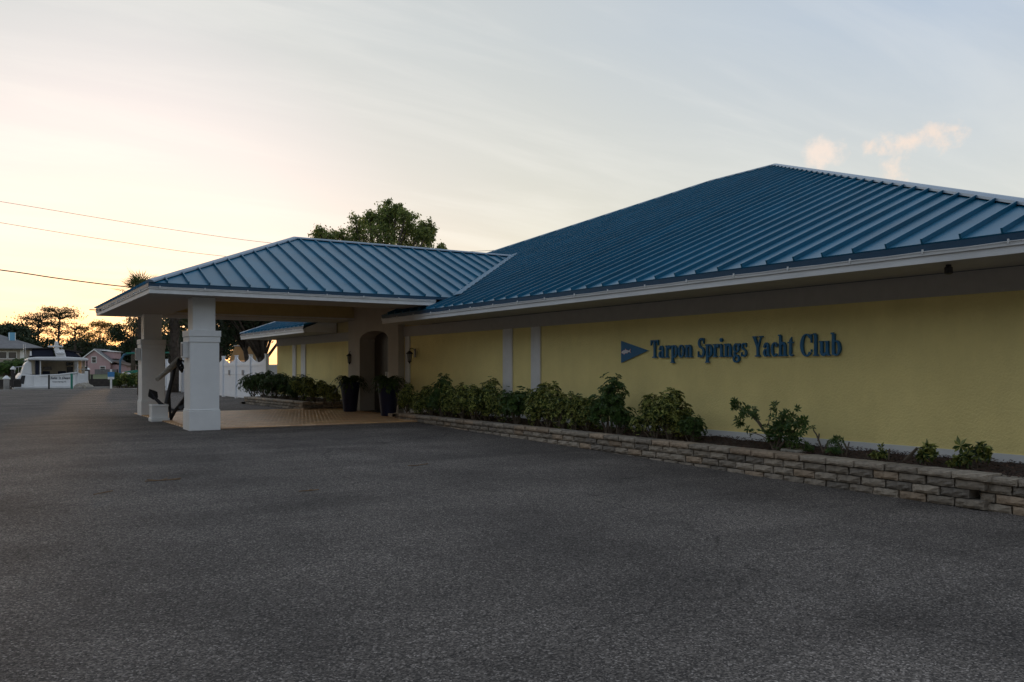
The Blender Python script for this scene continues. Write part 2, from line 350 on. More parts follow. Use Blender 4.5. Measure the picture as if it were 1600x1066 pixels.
# ------------------------------------------------------------------ clubhouse
XW = 10.20; XE = 9.04; ZE = 2.68; SL = .41
YN, YF = 3.7, 34.7            # roof edges, near and far end
WY0, WY1 = 4.85, 33.7         # wall ends
club = thing('clubhouse', 'long yellow stucco clubhouse under a broad blue standing-seam hip roof', 'building', (XW, 18, 0))
def child(o, parent):
    o.parent = parent; o.matrix_parent_inverse = Matrix.Translation(parent.location).inverted() if not parent.parent else Matrix.Identity(4); return o
def part(mb, name, m, parent, smooth=False): return child(mb.build(name, m, None, smooth), parent)
def each_box(mb, name, m, parent):
    '''one object for every box gathered in mb'''
    out = []
    for k in range(0, len(mb.v), 8):
        b = MB(); b.v = mb.v[k:k + 8]; b.f = [[i - k for i in f] for f in mb.f[k // 8 * 6:k // 8 * 6 + 6]]; out.append(part(b, name, m, parent))
    return out
PY0, PY1 = on_wall(632, XW), on_wall(553, XW)        # entry portal
AY0, AY1 = on_wall(616, XW), on_wall(571, XW)        # arch opening
wall = each_box(MB().box((XW, WY0, .29), (XW + .25, PY0, 2.47)).box((XW, PY1, .29), (XW + .25, WY1, 2.47)), 'wall', 'stucco_yellow', club)
each_box(MB().box((XW + .26, WY0, -.4), (XW + 24, WY0 + .2, 2.47)), 'wall', 'stucco_yellow', club)
each_box(MB().box((XW + .26, WY1 - .2, -.4), (XW + 24, WY1, 2.47)), 'wall', 'stucco_yellow', club)
each_box(MB().box((XW - .02, WY0, -.4), (XW + .2, PY0, .289)).box((XW - .02, PY1, -.4), (XW + .2, WY1, .289)), 'base_band', 'trim_paint', club)
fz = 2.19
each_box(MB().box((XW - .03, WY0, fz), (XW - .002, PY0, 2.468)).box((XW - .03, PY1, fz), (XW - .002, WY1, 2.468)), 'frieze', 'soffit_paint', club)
for a, b in ((788, 802), (832, 846), (458.4, 463.4), (472, 478.5), (635, 641.5)):
    y0, y1 = on_wall(b, XW), on_wall(a, XW)
    bevel(part(MB().box((XW - .045, y0, -.1), (XW - .001, y1, fz)), 'pilaster', 'trim_paint', club), .006)
# entry portal with a segmental arch
XP = XW - .19
mb = MB(); zs, zt, ztop = 2.20, 2.42, 3.25
n = 14; ay = [AY0 + (AY1 - AY0) * k / n for k in range(n + 1)]
def arch_z(y): t = (2 * (y - AY0) / (AY1 - AY0) - 1); return zs + (zt - zs) * math.sqrt(max(0, 1 - t * t)) ** 1.2
for x0, sgn in ((XP, 1), (XP + .6, -1)):
    def q(p): mb.poly(p if sgn > 0 else p[::-1])
    q([(x0, PY1, 0), (x0, AY1, 0), (x0, AY1, ztop), (x0, PY1, ztop)]); q([(x0, AY0, 0), (x0, PY0, 0), (x0, PY0, ztop), (x0, AY0, ztop)])
    for a, b in zip(ay[:-1], ay[1:]): q([(x0, b, arch_z(b)), (x0, a, arch_z(a)), (x0, a, ztop), (x0, b, ztop)])
for a, b in zip(ay[:-1], ay[1:]): mb.poly([(XP, a, arch_z(a)), (XP, b, arch_z(b)), (XP + .6, b, arch_z(b)), (XP + .6, a, arch_z(a))])
for y, s in ((AY0, 1), (AY1, -1), (PY0, -1), (PY1, 1)):
    p = [(XP, y, 0), (XP + .6, y, 0), (XP + .6, y, zs if y in (AY0, AY1) else ztop), (XP, y, zs if y in (AY0, AY1) else ztop)]; mb.poly(p if s > 0 else p[::-1])
mb.poly([(XP, PY0, ztop), (XP + .6, PY0, ztop), (XP + .6, PY1, ztop), (XP, PY1, ztop)])
part(mb, 'entry_portal', 'portal_paint', club)
ym = (AY0 + AY1) / 2
for y0, y1 in ((AY0 + .03, ym - .006), (ym + .006, AY1 - .03)):
    dr = part(MB().box((XP + .48, y0, .02), (XP + .53, y1, 2.5)), 'door', 'door_dark', club)
    for z0, z1 in ((.2, .9), (1.05, 2.2)):
        p = MB().box((XP + .47, y0 + .15, z0), (XP + .478, y1 - .15, z1)).build('door_panel', 'door_dark'); p.parent = dr; p.matrix_parent_inverse = Matrix.Identity(4)
    h = MB().tube([(XP + .44, (y1 - .07 if y0 < ym - .1 else y0 + .07), .95), (XP + .44, (y1 - .07 if y0 < ym - .1 else y0 + .07), 1.2)], .012).build('handle', 'steel'); h.parent = dr
part(MB().box((XP + .56, AY0 - .05, 0), (XP + .59, AY1 + .05, 2.5)), 'door_frame', 'door_dark', club)
# upper wall behind the canopy ceiling
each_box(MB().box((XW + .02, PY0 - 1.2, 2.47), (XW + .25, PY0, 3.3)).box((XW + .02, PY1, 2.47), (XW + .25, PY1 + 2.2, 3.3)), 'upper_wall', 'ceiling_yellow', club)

# -------- roof planes made of standing-seam panels
def clip(poly, a, b, c):
    """keep points with a*x+b*y>=c"""
    out = []
    for i in range(len(poly)):
        p, q = poly[i], poly[(i + 1) % len(poly)]; dp, dq = a * p[0] + b * p[1] - c, a * q[0] + b * q[1] - c
        if dp >= 0: out.append(p)
        if (dp >= 0) != (dq >= 0): t = dp / (dp - dq); out.append((p[0] + t * (q[0] - p[0]), p[1] + t * (q[1] - p[1])))
    return out
def roof_plane(parent, O, e, s, poly, spacing, start, cut=None, rib_h=.055, rib_w=.022, mtl='roof_blue'):
    """O eave origin, e along the eave, s up the slope, poly = convex outline in (along, up) metres"""
    O, e, s = Vector(O), Vector(e).normalized(), Vector(s).normalized(); nrm = e.cross(s)
    if nrm.z < 0: nrm = -nrm
    W = lambda a, b, h=0: O + e * a + s * b + nrm * h
    a0 = min(p[0] for p in poly); a1 = max(p[0] for p in poly); k = math.floor((a0 - start) / spacing); cnt = 0
    while start + k * spacing < a1:
        x0, x1 = start + k * spacing, start + (k + 1) * spacing; k += 1
        pg = clip(clip(poly, 1, 0, x0 + .002), -1, 0, -(x1 - .002))
        if cut:
            lo = cut(.5 * (x0 + x1))
            if lo > 0: pg = clip(pg, 0, 1, lo)
        if len(pg) < 3: continue
        ar = sum(pg[i][0] * pg[(i + 1) % len(pg)][1] - pg[(i + 1) % len(pg)][0] * pg[i][1] for i in range(len(pg)))
        if abs(ar) < .004: continue
        if ar < 0: pg = pg[::-1]
        mb = MB()
        mb.prism([W(a, b, .002) for a, b in pg], nrm * .014)
        strip = clip(pg, -1, 0, -(x0 + .002 + rib_w)); tops = max(p[1] for p in strip) if strip else 0; strip = clip(strip, 0, -1, -(tops - .12)) if strip else []
        bs = [p[1] for p in strip]
        if len(strip) >= 3 and max(bs) - min(bs) > .08: mb.prism([W(a, b, .0165) for a, b in strip], nrm * rib_h)
        p = mb.build('panel', mtl); p.parent = parent; p.matrix_parent_inverse = Matrix.Identity(4); cnt += 1
    return cnt
def parent_loc(o):
    v = Vector((0, 0, 0))
    while o: v += o.location; o = o.parent
    return v
def strip_between(p, q, w, h, nrm_up=Vector((0, 0, 1))):
    """low ridge-shaped cap along the line p-q"""
    p, q = Vector(p), Vector(q); d = (q - p).normalized(); side = d.cross(nrm_up).normalized(); up = side.cross(d).normalized()
    mb = MB(); prof = [(-w, -h), (-w * .9, .0), (-.03, h * .8), (.03, h * .8), (w * .9, .0), (w, -h)]
    i = 0
    for c in (p, q):
        for a, b in prof: mb.v.append(tuple(c + side * a + up * b))
    k = len(prof)
    for j in range(k): mb.f.append([j, (j + 1) % k, k + (j + 1) % k, k + j])
    mb.f.append(list(range(k))[::-1]); mb.f.append(list(range(k, 2 * k))); return mb
A = Vector((21.0, 17.95, 0)); B = Vector((21.0, 20.75, 0)); A.z = B.z = ZE + SL * (21.0 - XE)
XB = 33.0
c00, c01, c10, c11 = Vector((XE, YN, ZE)), Vector((XE, YF, ZE)), Vector((XB, YN, ZE)), Vector((XB, YF, ZE))
mroof = child(MB().prism([c00, A, B, c01], (0, 0, -.05)).prism([c10, A, c00], (0, 0, -.05)).prism([c01, B, c11], (0, 0, -.05)).prism([c11, B, A, c10], (0, 0, -.05)).build('roof', 'roof_edge_blue'), club)
# leave the deck open over the entry, where the canopy takes over
sl = math.sqrt(1 + SL * SL)
def ab(p): return (p.y - YN, (p.x - XE) * sl)
cut_y0, cut_y1 = PY0 - 1.1, 27.0
roof_plane(mroof, c00, (0, 1, 0), (1, 0, SL), [ab(c00), ab(c01), ab(B), ab(A)], .444, .16, cut=lambda a: (XW + .1 - XE) * sl if cut_y0 < a + YN < cut_y1 else 0)
# near end plane
dn = A.y - YN; ln = math.hypot(dn, A.z - ZE)
roof_plane(mroof, c00, (1, 0, 0), (0, dn, A.z - ZE), [(0, 0), (XB - XE, 0), (A.x - XE, ln)], .444, .1)
for p, q in ((c00, A), (A, B), (B, c01), (A, c10), (B, c11)):
    cp = strip_between(p + Vector((0, 0, .045)), q + Vector((0, 0, .045)), .10, .032).build('ridge_cap', 'cap_sky_sheen'); cp.parent = mroof; cp.matrix_parent_inverse = Matrix.Identity(4)
def rebuild_deck():
    """main deck: cut away below the canopy, so nothing hangs into the entry"""
    mb = MB(); D = Vector((0, 0, -.05))
    def onp(x, y): return Vector((x, y, ZE + SL * (x - XE)))
    xc = XW + .1
    tN = (xc - XE) / (A.x - XE); hipN = c00 + (A - c00) * tN; tF = (xc - XE) / (B.x - XE); hipF = c01 + (B - c01) * tF
    mb.prism([c00, hipN, onp(xc, cut_y0), onp(XE, cut_y0)], D)
    mb.prism([onp(XE, cut_y1), onp(xc, cut_y1), hipF, c01], D)
    mb.prism([hipN, A, B, hipF], D)
    for t in ([c10, A, c00], [c01, B, c11], [c11, B, A, c10]): mb.prism(t, D)
    me2 = mb.mesh('roof', 'roof_edge_blue'); mroof.data = me2
rebuild_deck()
# eave: blue drip edge, fascia board, light-string cord, soffit
def eave_y(y0, y1):
    part(MB().box((XE - .012, y0, ZE - .085), (XE + .02, y1, ZE - .004)), 'drip_edge', 'roof_edge_blue', club)
    f = part(MB().box((XE + .004, y0, 2.47), (XE + .03, y1, ZE - .086)), 'fascia', 'fascia_paint', club)
    part(MB().box((XE - .016, y0, ZE - .125), (XE + .003, y1, ZE - .088)), 'fascia_trim', 'fascia_paint', club)
    mbc = MB(); k = int((y1 - y0) / .9)
    pts = [(XE - .03, y0 + (y1 - y0) * i / (k * 2), ZE - .082 - (.006 if i % 2 else 0)) for i in range(k * 2 + 1)]
    mbc.tube(pts, .006, 5); part(mbc, 'light_cord', 'trim_paint', club)
    for i in range(k + 1):
        y = y0 + .05 + (y1 - y0 - .1) * i / k; part(MB().box((XE - .034, y - .008, ZE - .105), (XE - .0165, y + .008, ZE - .055)), 'cord_clip', 'white_paint', club)
eave_y(YN, cut_y0); eave_y(cut_y1, YF)
each_box(MB().box((XE + .031, YN, 2.475), (XW - .031, cut_y0, 2.49)).box((XE + .031, cut_y1, 2.475), (XW - .031, YF - .03, 2.49)), 'soffit', 'soffit_paint', club)
part(MB().box((XE, YN - .01, 2.47), (XB, YN + .02, ZE - .01)), 'fascia', 'fascia_paint', club)
part(MB().box((XE, YF - .02, 2.47), (XB, YF + .01, ZE - .01)), 'fascia', 'fascia_paint', club)
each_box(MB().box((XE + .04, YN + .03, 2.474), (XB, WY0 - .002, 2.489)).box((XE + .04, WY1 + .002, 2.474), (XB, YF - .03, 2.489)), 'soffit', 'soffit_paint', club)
# eave ends beside the entry
for y in (cut_y0, cut_y1):
    s = -1 if y == cut_y0 else 1
    part(MB().prism([(XE + .03, y + s * .004, 2.47), (XW - .035, y + s * .004, 2.47), (XW - .035, y + s * .004, ZE + SL * (XW - XE) - .07), (XE + .03, y + s * .004, ZE - .07)], (0, s * .02, 0)), 'eave_return', 'trim_paint', club)
# soffit spotlight
sp = Vector((XE + .35, on_wall(1482, XE + .35), 2.47))
part(MB().lathe([(.03, 0), (.03, -.02), (.045, -.03), (.045, -.10), (.02, -.11)], sp, 10), 'soffit_spotlight', 'lantern_black', club)

# ------------------------------------------------------------------ drive-through canopy
X0, CY0, CY1, ZS = 2.94, 18.2, 26.9, 2.80
ZP = 3.0; CM = (CY0 + CY1) / 2; HW = CM - CY0; XA = X0 + HW; ZA = ZP + SL * HW
can = thing('entrance_canopy', 'drive-through entrance canopy with blue metal hip roof on square white pillars', 'canopy', (4.1, CM, 0))
def xval(z): return XE + (z - ZE) / SL
a, b, c, d = Vector((X0, CY0, ZP)), Vector((XA, CM, ZA)), Vector((X0, CY1, ZP)), Vector((xval(ZA) + .05, CM, ZA))
e1, e2 = Vector((xval(ZP), CY0, ZP)), Vector((xval(ZP), CY1, ZP))
D = (0, 0, -.05)
croof = child(MB().prism([a, e1, d, b], D).prism([c, b, d, e2], D).prism([a, b, c], D).build('roof', 'roof_edge_blue'), can)
roof_plane(croof, a, (1, 0, 0), (0, 1, SL), [(0, 0), (e1.x - X0, 0), (d.x - X0, HW * sl), (HW, HW * sl)], .412, .33)
roof_plane(croof, c, (1, 0, 0), (0, -1, SL), [(0, 0), (e2.x - X0, 0), (d.x - X0, HW * sl), (HW, HW * sl)], .412, .33)
roof_plane(croof, a, (0, 1, 0), (1, 0, SL), [(0, 0), (CY1 - CY0, 0), (HW, HW * sl)], .412, .2)
up = Vector((0, 0, .045))
for p, q in ((a, b), (c, b), (b, d + Vector((.12, 0, 0)))):
    cp = strip_between(p + up, q + up, .10, .032).build('ridge_cap', 'cap_sky_sheen'); cp.parent = croof; cp.matrix_parent_inverse = Matrix.Identity(4)
for s, e_ in ((1, e1), (-1, e2)):
    # stepped valley flashing on the main roof
    mb = MB(); u = (d - e_); steps = 17; nr = Vector((-SL, 0, 1)).normalized()
    for k in range(steps):
        p = e_ + u * (k / steps); q = e_ + u * ((k + 1) / steps); w = .40
        mb.prism([p + nr * .075, q + nr * .075, q + nr * .075 + Vector((w * .3, -s * w * .5, w * .3 * SL)), p + nr * .075 + Vector((.02, -s * w, .02 * SL))], nr * .006)
    p = mb.build('valley_flashing', 'flashing'); p.parent = croof; p.matrix_parent_inverse = Matrix.Identity(4)
XI = 9.33
def eave(p, q, out):
    p, q, o = Vector(p), Vector(q), Vector(out); L_ = (q - p).length; d_ = (q - p).normalized()
    def slab(o0, o1, z0, z1, name, m): part(MB().prism([p + o * o0 + Vector((0, 0, z0)), q + o * o0 + Vector((0, 0, z0)), q + o * o1 + Vector((0, 0, z0)), p + o * o1 + Vector((0, 0, z0))], (0, 0, z1 - z0)), name, m, can)
    slab(.012, -.02, ZP - .075, ZP - .004, 'drip_edge', 'roof_edge_blue')
    slab(-.004, -.03, ZS, ZP - .076, 'fascia', 'fascia_paint'); slab(.016, -.003, ZP - .11, ZP - .078, 'fascia_trim', 'fascia_paint')
    k = max(2, int(L_ / .8)); mbc = MB().tube([p + d_ * (L_ * i / (2 * k)) + o * .03 + Vector((0, 0, ZP - .072 - (.006 if i % 2 else 0))) for i in range(2 * k + 1)], .006, 5)
    part(mbc, 'light_cord', 'trim_paint', can)
    for i in range(k):
        c_ = p + d_ * (.2 + (L_ - .3) * i / k); t = d_ * .008
        part(MB().prism([c_ - t + o * .034 + Vector((0, 0, ZP - .1)), c_ + t + o * .034 + Vector((0, 0, ZP - .1)), c_ + t + o * .0165 + Vector((0, 0, ZP - .1)), c_ - t + o * .0165 + Vector((0, 0, ZP - .1))], (0, 0, .05)), 'cord_clip', 'white_paint', can)
eave((X0, CY0, 0), (XI, CY0, 0), (0, -1, 0)); eave((X0, CY1, 0), (X0, CY0, 0), (-1, 0, 0)); eave((XI, CY1, 0), (X0, CY1, 0), (0, 1, 0))
part(MB().box((X0 - .3, CY1 - 1.2, ZP - .115), (X0 - .02, CY1 - 1.17, ZP - .09)).box((X0 - .05, CY1 - 1.21, ZP - .13), (X0 - .018, CY1 - 1.16, ZP - .07)), 'banner_bracket', 'lantern_black', can)
# soffit ring, beam sides and the raised ceiling
RX0, RY0, RY1, ZC = 4.52, 19.72, 25.1, 3.22
each_box(MB().box((X0 + .031, CY0 + .031, ZS + .004), (XW - .06, RY0, ZS + .02)).box((X0 + .031, RY1, ZS + .004), (XW - .06, CY1 - .031, ZS + .02)).box((X0 + .031, RY0 + .001, ZS + .004), (RX0, RY1 - .001, ZS + .02)), 'soffit', 'soffit_paint', can)
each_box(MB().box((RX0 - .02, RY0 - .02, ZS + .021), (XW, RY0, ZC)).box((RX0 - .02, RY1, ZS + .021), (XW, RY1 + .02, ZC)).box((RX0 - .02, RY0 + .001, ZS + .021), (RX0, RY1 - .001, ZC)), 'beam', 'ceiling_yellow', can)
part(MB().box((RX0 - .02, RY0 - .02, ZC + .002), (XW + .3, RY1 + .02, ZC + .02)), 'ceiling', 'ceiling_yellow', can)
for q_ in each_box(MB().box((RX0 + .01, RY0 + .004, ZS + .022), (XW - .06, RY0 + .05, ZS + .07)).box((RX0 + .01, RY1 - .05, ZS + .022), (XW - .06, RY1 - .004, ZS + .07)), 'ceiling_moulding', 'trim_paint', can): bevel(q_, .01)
def pillar(x, y):
    """x, y = outer corner nearest the camera side; 0.64 m square"""
    w = .64; col = part(MB().box((x + .02, y + .02, 0), (x + w - .02, y + w - .02, 2.06)), 'pillar', 'white_paint', can); bevel(col, .008)
    def sub(mb, name, m='white_paint'):
        o = mb.build(name, m); o.parent = col; o.matrix_parent_inverse = Matrix.Identity(4); bevel(o, .008); return o
    col.matrix_parent_inverse = Matrix.Translation(-can.location)
    sub(MB().box((x, y, -.02), (x + w, y + w, .40)), 'plinth'); sub(MB().box((x + .008, y + .008, .401), (x + w - .008, y + w - .008, .43)), 'moulding')
    sub(MB().box((x - .012, y - .012, 1.97), (x + w + .012, y + w + .012, 2.10)), 'cap'); sub(MB().box((x + .002, y + .002, 1.85), (x + w - .002, y + w - .002, 1.969)), 'cap_band')
    sub(MB().box((x + .085, y + .085, 2.10), (x + w - .085, y + w - .085, ZS + .003)), 'upper_shaft')
    sub(MB().box((x - .09, y + .16, 1.52), (x + .019, y + .42, 1.86)), 'meter_box', 'trim_paint'); sub(MB().box((x - .104, y + .20, 1.56), (x - .091, y + .38, 1.82)), 'meter_cover', 'plate_grey')
    return col
pillar(3.81, 18.72); pillar(3.86, 25.15)

# ------------------------------------------------------------------ paved entry
PX0, PX1, PVY0, PVY1 = 3.86, XP - .01, 18.74, 26.45
pav = thing('paved_entry', 'tan brick paving under the entrance canopy', 'paving', (6.8, 22, 0))
o = part(MB().box((PX0, PVY0, -.03), (PX1, PVY1, .008)), 'joint_sand', 'paver_joint', pav)
o['kind'] = 'structure'
def paver_mesh():
    mb = MB(); l, w = .292, .142; z = .022
    mb.v = [(0, 0, .0), (l, 0, .0), (l, w, .0), (0, w, .0), (.008, .008, z), (l - .008, .008, z), (l - .008, w - .008, z), (.008, w - .008, z)]
    mb.f = [[4, 5, 6, 7], [0, 1, 5, 4], [1, 2, 6, 5], [2, 3, 7, 6], [3, 0, 4, 7]]; return mb
pvm = [paver_mesh() for _ in range(3)]; pms = []
for k, tint in enumerate(((.50, .33, .19), (.50, .26, .095), (.66, .40, .19))):
    m = M['paver'] if k == 0 else mat('paver_%d' % k, tint, .34, var=.26, vscale=3.2, bump=.06, bscale=60, spec=.9); pms.append(pvm[k].mesh('paver', m.name))
spots = []; row = 0; y = PVY0 + .005
while y < PVY1 - .14:
    x = PX0 + .005 - (.15 if row % 2 else 0)
    while x < PX1:
        if x >= PX0 and x + .292 <= PX1: spots.append((x, y))
        x += .30
    y += .15; row += 1
spots.sort(key=lambda s: s[1] * CS + s[0] * SN)
vis = [s for s in spots if not (s[0] < 4.46 and s[1] < 19.4)]
first = vis[:290]; rest = vis[290:]
for s in first:
    o = link('paver', random.choice(pms), None, (s[0], s[1], .006 + random.uniform(-.0015, .0015))); o.parent = pav; o.matrix_parent_inverse = Matrix.Translation(-pav.location)
mb = MB(); base = paver_mesh()
for s in rest:
    i = len(mb.v); dz = random.uniform(-.0015, .0015); mb.v += [(v[0] + s[0], v[1] + s[1], v[2] + .006 + dz) for v in base.v]; mb.f += [[q + i for q in f] for f in base.f]
tag(part(mb, 'paving', 'paver', pav), kind='stuff')

# ------------------------------------------------------------------ stone-block planting beds
def block_mesh(l, dpt, h, m):
    nx, nz = 5, 3; mb = MB()
    for k in range(nz + 1):
        for i in range(nx + 1):
            edge = i in (0, nx) or k in (0, nz)
            x = l * i / nx; z = h * k / nz
            if i in (0, nx): x += (-1 if i else 1) * random.uniform(.002, .012)
            if k in (0, nz): z += (-1 if k else 1) * random.uniform(.001, .008)
            mb.v.append((x, -(random.uniform(.010, .030) if not edge else random.uniform(0, .006)), z))
    for k in range(nz):
        for i in range(nx): a = k * (nx + 1) + i; mb.f.append([a, a + 1, a + nx + 2, a + nx + 1])
    rim = list(range(nx + 1)) + [(k + 1) * (nx + 1) - 1 for k in range(1, nz + 1)] + [nz * (nx + 1) + i for i in range(nx - 1, -1, -1)] + [k * (nx + 1) for k in range(nz - 1, 0, -1)]
    j = len(mb.v)
    for r_ in rim: x, y, z = mb.v[r_]; mb.v.append((x, dpt, z))
    for q in range(len(rim)): p = (q + 1) % len(rim); mb.f.append([rim[p], rim[q], j + q, j + p])
    return mb.mesh('block', m)
BL = .335
blocks = [block_mesh(BL - .006, .2, .1, m) for m in ('block_grey', 'block_grey', 'block_tan', 'block_dark', 'block_grey')]
half = [block_mesh(BL / 2 - .006, .2, .1, m) for m in ('block_grey', 'block_tan')]
caps = [block_mesh(BL * 1.22 - .004, .27, .082, m) for m in ('block_grey', 'block_grey', 'block_tan')]
def block_wall(parent, p, q, ztop, zbase, setback=.0):
    """p to q runs left to right as seen from outside; the outer face looks to the right-hand side of travel"""
    p, q = Vector((*p, 0)), Vector((*q, 0)); d_ = (q - p).normalized(); L_ = (q - p).length; rz = math.atan2(d_.y, d_.x); inn = Vector((-d_.y, d_.x, 0))
    def put(me, a, z, dx=0):
        v = p + d_ * a + inn * (dx + random.uniform(-.006, .008)); o = link('block', me, None, (v.x, v.y, z), rz + random.uniform(-.012, .012)); o.parent = parent; o.matrix_parent_inverse = Matrix.Translation(-parent.location)
    a = 0
    while a < L_ - .1: put(random.choice(caps), a, ztop - .082, -.02); a += BL * 1.22
    z = ztop - .082 - .102; row = 0
    while True:
        a = -(BL / 2) * (row % 2); any_ = False
        while a < L_ - .08:
            v = p + d_ * (a + .15)
            if z + .1 > zbase(v.y): put(random.choice(blocks) if a > -.01 else random.choice(half), max(a, 0), z, setback * row); any_ = True
            a += BL
        row += 1; z -= .102
        if not any_ or row > 6: break
XR = 9.11
bed = thing('stone_planting_bed', 'long low grey stone-block planting bed along the signed yellow wall', 'planting bed', (XR, 12, 0))
YB1, YB0 = on_wall(617, XR), 5.12
block_wall(bed, (XR, YB1), (XR, YB0), .16, lambda y: gz(y))
block_wall(bed, (XR + .09, YB0 - .04), (XR + .09, 2.6), .135, lambda y: gz(y))
block_wall(bed, (XW - .05, YB1 + .02), (XR + .02, YB1 + .02), .155, lambda y: -.02)
bed2 = thing('stone_planting_bed', 'short stone-block planting bed beside the entrance, nearest the white vinyl fence', 'planting bed', (8.7, 29, 0))
block_wall(bed2, (8.45, 31.9), (8.62, 25.9), .27, lambda y: -.02)
block_wall(bed2, (8.62, 25.86), (XW - .03, 25.86), .25, lambda y: -.02)
block_wall(bed2, (XW - .1, 32.1), (8.47, 31.95), .27, lambda y: -.02)
def soil(name, x0, x1, y0, y1, z):
    mb = MB(); nx, ny = 7, max(8, int((y1 - y0) / .15))
    for j in range(ny + 1):
        for i in range(nx + 1): mb.v.append((x0 + (x1 - x0) * i / nx, y0 + (y1 - y0) * j / ny, z + random.uniform(-.02, .02) + .09 * i / nx))
    for j in range(ny):
        for i in range(nx): a_ = j * (nx + 1) + i; mb.f.append([a_, a_ + 1, a_ + nx + 2, a_ + nx + 1])
    return mb
part(soil('soil', XR + .14, XW - .022, 2.7, YB1 - .08, .095), 'soil', 'soil', bed)
part(soil('soil', 8.66, XW - .022, 26.0, 31.8, .18), 'soil', 'soil', bed2)
def chips(n, x0, x1, y0, y1, z):
    P = np.stack([RNG.uniform(x0, x1, n), RNG.uniform(y0, y1, n) if y1 - y0 < 3 else y0 + (y1 - y0) * RNG.uniform(0, 1, n) ** 1.6, np.full(n, z)], 1)
    P[:, 2] += .09 * (P[:, 0] - x0) / (x1 - x0) + RNG.uniform(-.005, .03, n); mb = MB()
    for p in P:
        L_ = random.uniform(.02, .06); w = random.uniform(.008, .02); t = random.uniform(0, math.pi); e = random.uniform(-.5, .5); p = Vector(p)
        u = Vector((math.cos(t) * math.cos(e), math.sin(t) * math.cos(e), math.sin(e))) * L_ * .5; v = Vector((-math.sin(t), math.cos(t), random.uniform(-.4, .4))) * w * .5; nn = u.cross(v).normalized() * .005
        i = len(mb.v); mb.v += [tuple(p - u - v), tuple(p + u - v * .6), tuple(p + u * .9 + v), tuple(p - u * .8 + v), tuple(p + nn)]
        mb.f += [[i, i + 1, i + 4], [i + 1, i + 2, i + 4], [i + 2, i + 3, i + 4], [i + 3, i, i + 4]]
    return mb
tag(part(chips(9000, XR + .17, XW - .03, 2.8, YB1 - .1, .11), 'mulch_chips', 'mulch', bed), kind='stuff')
tag(part(chips(1200, 8.7, XW - .03, 26.1, 31.7, .19), 'mulch_chips', 'mulch', bed2), kind='stuff')

# ------------------------------------------------------------------ shrubs
def whorl_leaves(centres, dirs, size, nl=(6, 9)):
    V = []; F = []
    for c, d_ in zip(centres, dirs):
        c = Vector(c); d_ = Vector(d_).normalized(); a_ = d_.orthogonal().normalized(); b_ = d_.cross(a_); k = random.randint(*nl); t0 = random.uniform(0, 6.28); s = size * random.uniform(.7, 1.25)
        for j in range(k):
            t = t0 + 6.283 * j / k + random.uniform(-.2, .2); r_ = a_ * math.cos(t) + b_ * math.sin(t); sd_ = d_.cross(r_); L_ = s * random.uniform(.8, 1.15)
            droop = random.uniform(-.25, .25); i = len(V)
            m1 = c + r_ * L_ * .5 + d_ * L_ * (.22 + droop * .3); tip = c + r_ * L_ * .98 + d_ * L_ * (.02 + droop)
            V += [tuple(c), tuple(m1 + sd_ * L_ * .19), tuple(tip), tuple(m1 - sd_ * L_ * .19)]; F += [[i, i + 1, i + 2], [i, i + 2, i + 3]]
    return V, F
def make_shrub(name, w, dpt, h, n, leaf, m, twiggy=False, lumps=9):
    """mesh pair (foliage, stems): whorled leaves on the outside of several lumps"""
    st = MB(); cs = []; ds = []; L_ = []
    for k in range(lumps):
        t = 6.28 * k / lumps + random.uniform(-.4, .4); rr = random.uniform(.15, .85)
        L_.append((Vector((math.cos(t) * rr * w * .5, math.sin(t) * rr * dpt * .5, h * random.uniform(.38, .92))), random.uniform(.15, .27)))
    L_.append((Vector((0, 0, h * .5)), .3))
    for c, r_ in L_:
        root = Vector((random.uniform(-.08, .08), random.uniform(-.08, .08), -.03)); mid = (root + c) * .5 + Vector((random.uniform(-.05, .05), random.uniform(-.05, .05), 0))
        st.tube([root, mid, c], [.016, .012, .006], 5)
        for _ in range(4):
            q = c + Vector((random.uniform(-1, 1) * w, random.uniform(-1, 1) * dpt, random.uniform(-.2, 1) * h)) * r_ * .7; st.tube([c, q], [.007, .003], 4)
    for _ in range(n):
        c, r_ = random.choice(L_); d_ = Vector(RNG.normal(size=3)); d_.z = d_.z * .8 + .25; d_.normalize(); rad = random.uniform(.5, 1.3)
        p = c + Vector((d_.x * w * r_, d_.y * dpt * r_, d_.z * h * r_ * 1.15)) * rad
        if p.z < .1: p.z = random.uniform(.06, .3)
        cs.append(p); ds.append((d_ + Vector((0, 0, .35))))
    V, F = whorl_leaves(cs, ds, leaf); me = bpy.data.meshes.new('foliage'); me.from_pydata(V, [], F); me.materials.append(M[m]); me.update()
    return me, st.mesh('stems', 'stem_brown')
sv = [make_shrub('s', .95, .6, .86, 410, .078, 'leaf_variegated') for _ in range(3)]
sg = [make_shrub('s', .7, .6, .92, 370, .076, 'leaf_green') for _ in range(2)]
sd_ = [make_shrub('s', .95, .8, .85, 420, .08, 'leaf_dark') for _ in range(2)]
ss = [make_shrub('s', .26, .24, .24, 26, .085, 'leaf_variegated', lumps=2) for _ in range(2)]
sk_ = [make_shrub('s', .34, .3, .18, 40, .06, 'leaf_green', lumps=3)]
def shrub(px, X, z, var, sc, label, group=None, rz=None, sz=1):
    r = (px - 800) / FPX; d = X / (SN + r * CS); y = d * (CS - r * SN)
    t = thing('shrub', label, 'shrub', (X, y, z), random.uniform(0, 6.28) if rz is None else rz, group); t.scale = (sc, sc, sc * sz)
    f, s = var; link('foliage', f, t); link('stems', s, t); return t
LV = 'bushy yellow-green variegated shrub in the long stone bed along the signed wall'; GV = 'variegated shrubs in the long stone bed'
LG = 'glossy dark green shrub rising above the variegated ones in the long stone bed'; GG = 'dark green shrubs in the long stone bed'
